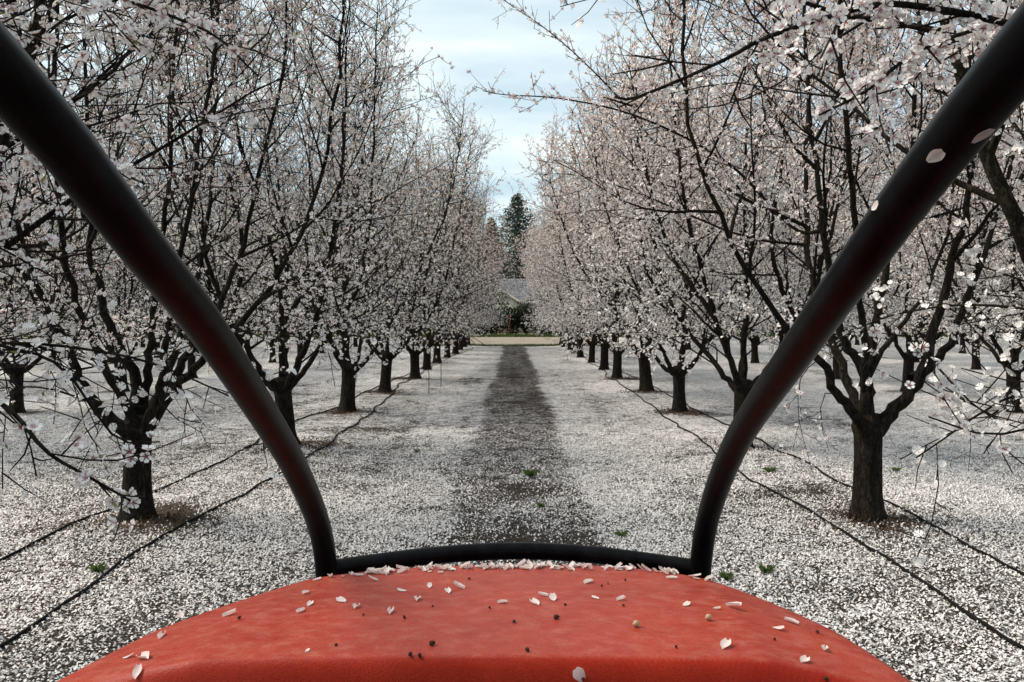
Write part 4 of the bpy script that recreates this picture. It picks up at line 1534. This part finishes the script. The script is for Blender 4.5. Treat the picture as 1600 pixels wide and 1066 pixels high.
def shrub_pos(rg, n):
    c = rg.normal(size=(26, 3)) * np.array([.75, .6, .62]) + np.array([0, 0, 1.35])
    c[:, 2] = np.clip(c[:, 2], .45, 2.5)
    k = rg.integers(0, 26, n)
    d = rg.normal(size=(n, 3))
    d /= np.linalg.norm(d, axis=1, keepdims=True)
    p = c[k] + d * rg.uniform(.3, .62, n)[:, None]
    p[:, 2] = np.maximum(p[:, 2], .03)
    return p


SHR = []
for i in range(3):
    st = []
    for k in range(5):
        a = k * 1.3 + i
        st.append((smooth_path([(0, 0, -.1), (math.cos(a) * .3, math.sin(a) * .25, .7), (math.cos(a) * .7, math.sin(a) * .5, 1.7)], 6), np.linspace(.05, .015, 6), 6))
    v, q = tubes_np(st)
    SHR.append((leaf_cloud('foliage', 2600, shrub_pos, .17, M['shrub'], 50 + i), mesh_np('stem', v, q, mat=M['bark'])))
ns_ = 0
for i in range(58):
    x = -66 + i * 2.3 + rnd.uniform(-.6, .6)
    cen = abs(x) < 14
    root = empty('shrub', (x, 81.5 + rnd.uniform(-1, 1), -.02), rnd.uniform(0, 6),
                 label='dark evergreen shrub in the hedge beyond the dirt road at the end of the lane' if cen else 'dark shrub in the hedge beyond the dirt road, seen between far trunks', category='shrub',
                 group='hedge shrubs at the end of the lane' if cen else 'hedge shrubs beyond the orchard sides')
    s = rnd.uniform(.9, 1.2)
    root.scale = (s * 1.25, s * 1.1, s * (1.34 if cen else 1.25))
    f, stt = SHR[i % 3]
    o = obj('foliage', f, root)
    o['kind'] = 'stuff'
    obj('stem', stt, root)


def conifer(x, y, h, rad, lb, seed):
    rg = np.random.default_rng(seed)
    root = empty('conifer_tree', (x, y, -.02), label=lb, category='tree')
    obj('trunk', tube_mesh('trunk', [(0, 0, -.2), (.05, 0, h * .5), (0, 0, h * .98)], (rad * .12, rad * .07, .02), 12, 10, M['bark']), root)
    tb, P = [], []
    nb = 210
    for i in range(nb):
        z = h * (.07 + .92 * (i / nb) ** .95)
        a = i * 2.4 + rg.uniform(-.4, .4)
        prof = min(1, (1 - z / h) * 1.9 + .06) ** .8
        ln = rad * prof * rg.uniform(.62, 1.12)
        c, s = math.cos(a), math.sin(a)
        p = [(0, 0, z), (c * ln * .5, s * ln * .5, z + ln * .03), (c * ln, s * ln, z + ln * .10)]
        tb.append((p, [.045 * prof + .01, .03 * prof + .008, .008], 4))
        m = int(40 + 110 * prof)
        u = rg.uniform(.12, 1.05, m)
        spread = .30 * ln * (1.1 - u * .6) + .12
        P.append(np.stack([c * ln * u + rg.normal(0, 1, m) * spread * .5, s * ln * u + rg.normal(0, 1, m) * spread * .5, z + ln * .08 * u + rg.normal(-.08, .16, m)], 1))
    v, q = tubes_np(tb)
    obj('branches', mesh_np('branches', v, q, mat=M['twig']), root)['kind'] = 'stuff'
    P = np.concatenate(P)
    o = obj('needles', leaf_cloud('needles', len(P), lambda r, n: P, .17, M['needle'], seed + 1), root)
    o['kind'] = 'stuff'


conifer(0.4, 112, 19.2, 5.0, 'tall dark conifer rising behind the house at the end of the lane', 71)
conifer(-3.4, 118, 16.5, 3.0, 'shorter dark conifer left of the tall one behind the house', 72)
conifer(4.8, 120, 12.0, 2.8, 'low dark conifer right of the tall one behind the house', 73)


# farmhouse
HY = 95.0
H = empty('farmhouse', (3.0, HY, -.02), label='farmhouse with grey roof and cream eaves at the end of the lane', category='house')


def hp(name, v, q, mat, parent=H, tris=None, **kw):
    return obj(name, mesh_np(name, v, q, tris, M[mat], smooth=False), parent, **kw)


v, q = box_vq(-9, 9, 0, 8, 0, 2.8)
wall = hp('wall', v, q, 'stucco')
# main roof: two slopes as thick slabs, then shingle courses on the facing slope
ez, rz_ = 2.95, 6.6


def slab(p, thick):
    p = [Vector(a) for a in p]
    n = (p[1] - p[0]).cross(p[3] - p[0]).normalized()
    v = [tuple(a) for a in p] + [tuple(a - n * thick) for a in p]
    return v, [(0, 1, 2, 3), (7, 6, 5, 4), (0, 4, 5, 1), (1, 5, 6, 2), (2, 6, 7, 3), (3, 7, 4, 0)]


v, q = slab([(-9.6, -.7, ez), (9.6, -.7, ez), (9.6, 4, rz_), (-9.6, 4, rz_)], .12)
roof = hp('roof', v, q, 'roof')
v, q = slab([(9.6, 8.7, ez), (-9.6, 8.7, ez), (-9.6, 4.0, rz_), (9.6, 4.0, rz_)], .12)
hp('roof', v, q, 'roof', label='rear slope of the grey roof')
V, Q = [], []
nc = 16
for i in range(nc):
    t0, t1 = i / nc, (i + 1) / nc
    a = Vector((0, -.7, ez)).lerp(Vector((0, 4, rz_)), t0)
    b = Vector((0, -.7, ez)).lerp(Vector((0, 4, rz_)), t1)
    up = Vector((0, -.6, .8))
    k = len(V)
    for x in (-9.6, 9.6):
        V += [tuple(a + Vector((x, 0, 0)) + up * .05), tuple(b + Vector((x, 0, 0)) + up * .012), tuple(a + Vector((x, 0, 0)) + up * .005)]
    Q += [(k, k + 3, k + 4, k + 1), (k, k + 2, k + 5, k + 3)]
o = hp('shingle_courses', V, Q, 'roof', parent=roof)
o['kind'] = 'stuff'
v, q = box_vq(-9.65, 9.65, -.80, -.72, 2.78, 3.0)
hp('fascia', v, q, 'cream')
# front gable, its right hand rake slopes down to the eave
gx = -4.6
gp = [(-3.1, 2.95), (0, 5.0), (3.1, 2.95)]
v = [(gx + a, -1.8, b) for a, b in gp] + [(gx + a, 1.5, b) for a, b in gp]
hp('gable_wall', v, [(0, 1, 4, 3), (1, 2, 5, 4)], 'cream', tris=[(0, 2, 1), (3, 4, 5)])
v, q = slab([(gx, -2.1, 5.12), (gx + 3.4, -2.1, 2.9), (gx + 3.4, 2.5, 2.9), (gx, 2.5, 5.12)], -.10)
hp('gable_roof', v, q, 'roof')
v, q = slab([(gx - 3.4, -2.1, 2.9), (gx, -2.1, 5.12), (gx, 2.5, 5.12), (gx - 3.4, 2.5, 2.9)], -.10)
hp('gable_roof', v, q, 'roof')
v, q = [], []
for s in (1, -1):
    a, b = Vector((gx, -2.15, 5.22)), Vector((gx + s * 3.45, -2.15, 2.95))
    k = len(v)
    for p in (a, b):
        for dy in (0, .08):
            for dz in (0, -.26):
                v.append((p.x, p.y - dy, p.z + dz))
    q += [(k, k + 4, k + 5, k + 1), (k + 2, k + 3, k + 7, k + 6), (k, k + 2, k + 6, k + 4), (k + 1, k + 5, k + 7, k + 3)]
hp('rake_board', v, q, 'cream')
v, q = box_vq(gx - 2.6, gx + 2.6, -1.6, -.003, 0, 2.8)
hp('porch_wall', v, q, 'stucco')
for wx, wy in ((-6.2, -1.6), (-3.2, -1.6), (2.0, 0), (5.5, 0)):
    v, q = box_vq(wx - .65, wx + .65, wy - .06, wy - .003, .95, 2.15)
    w_ = hp('window', v, q, 'cream')
    v, q = box_vq(wx - .55, wx - .03, wy - .075, wy - .062, 1.05, 2.05)
    hp('pane', v, q, 'glass', parent=w_)
    v, q = box_vq(wx + .03, wx + .55, wy - .075, wy - .062, 1.05, 2.05)
    hp('pane', v, q, 'glass', parent=w_)

x, y = -.62, 78.5
o = obj('rusty_pole', tube_mesh('rusty_pole', [(0, 0, -.2), (.12, 0, 1.2), (.26, 0, 2.15)], .06, 5, 8, M['rust']), None, label='leaning rusty pole before the dark hedge at the lane end', category='pole')
o.location = (x, y, 0)
o = obj('marker_post', tube_mesh('marker_post', [(0, 0, -.2), (0, 0, .95)], .035, 4, 6, M['grey_post']), None, label='short thin grey post before the hedge right of the lane end', category='post')
o.location = (3.6, 76.5, 0)
for (x, y, dx, lb) in ((-1.8, 52.5, -1.0, 'long thin stick leaning low across the left corner of the lane end'), (-2.5, 52.8, -.6, 'second thin stick leaning at the left of the lane end')):
    o = obj('leaning_stick', tube_mesh('leaning_stick', [(0, 0, -.03), (dx * .5, .1, .30), (dx, .2, .62)], (.022, .012), 6, 6, M['twig']), None, label=lb, category='stick')
    o.location = (x, y, float(gz(x, y)))
print('trees', nt_, 'objects', len(bpy.data.objects))
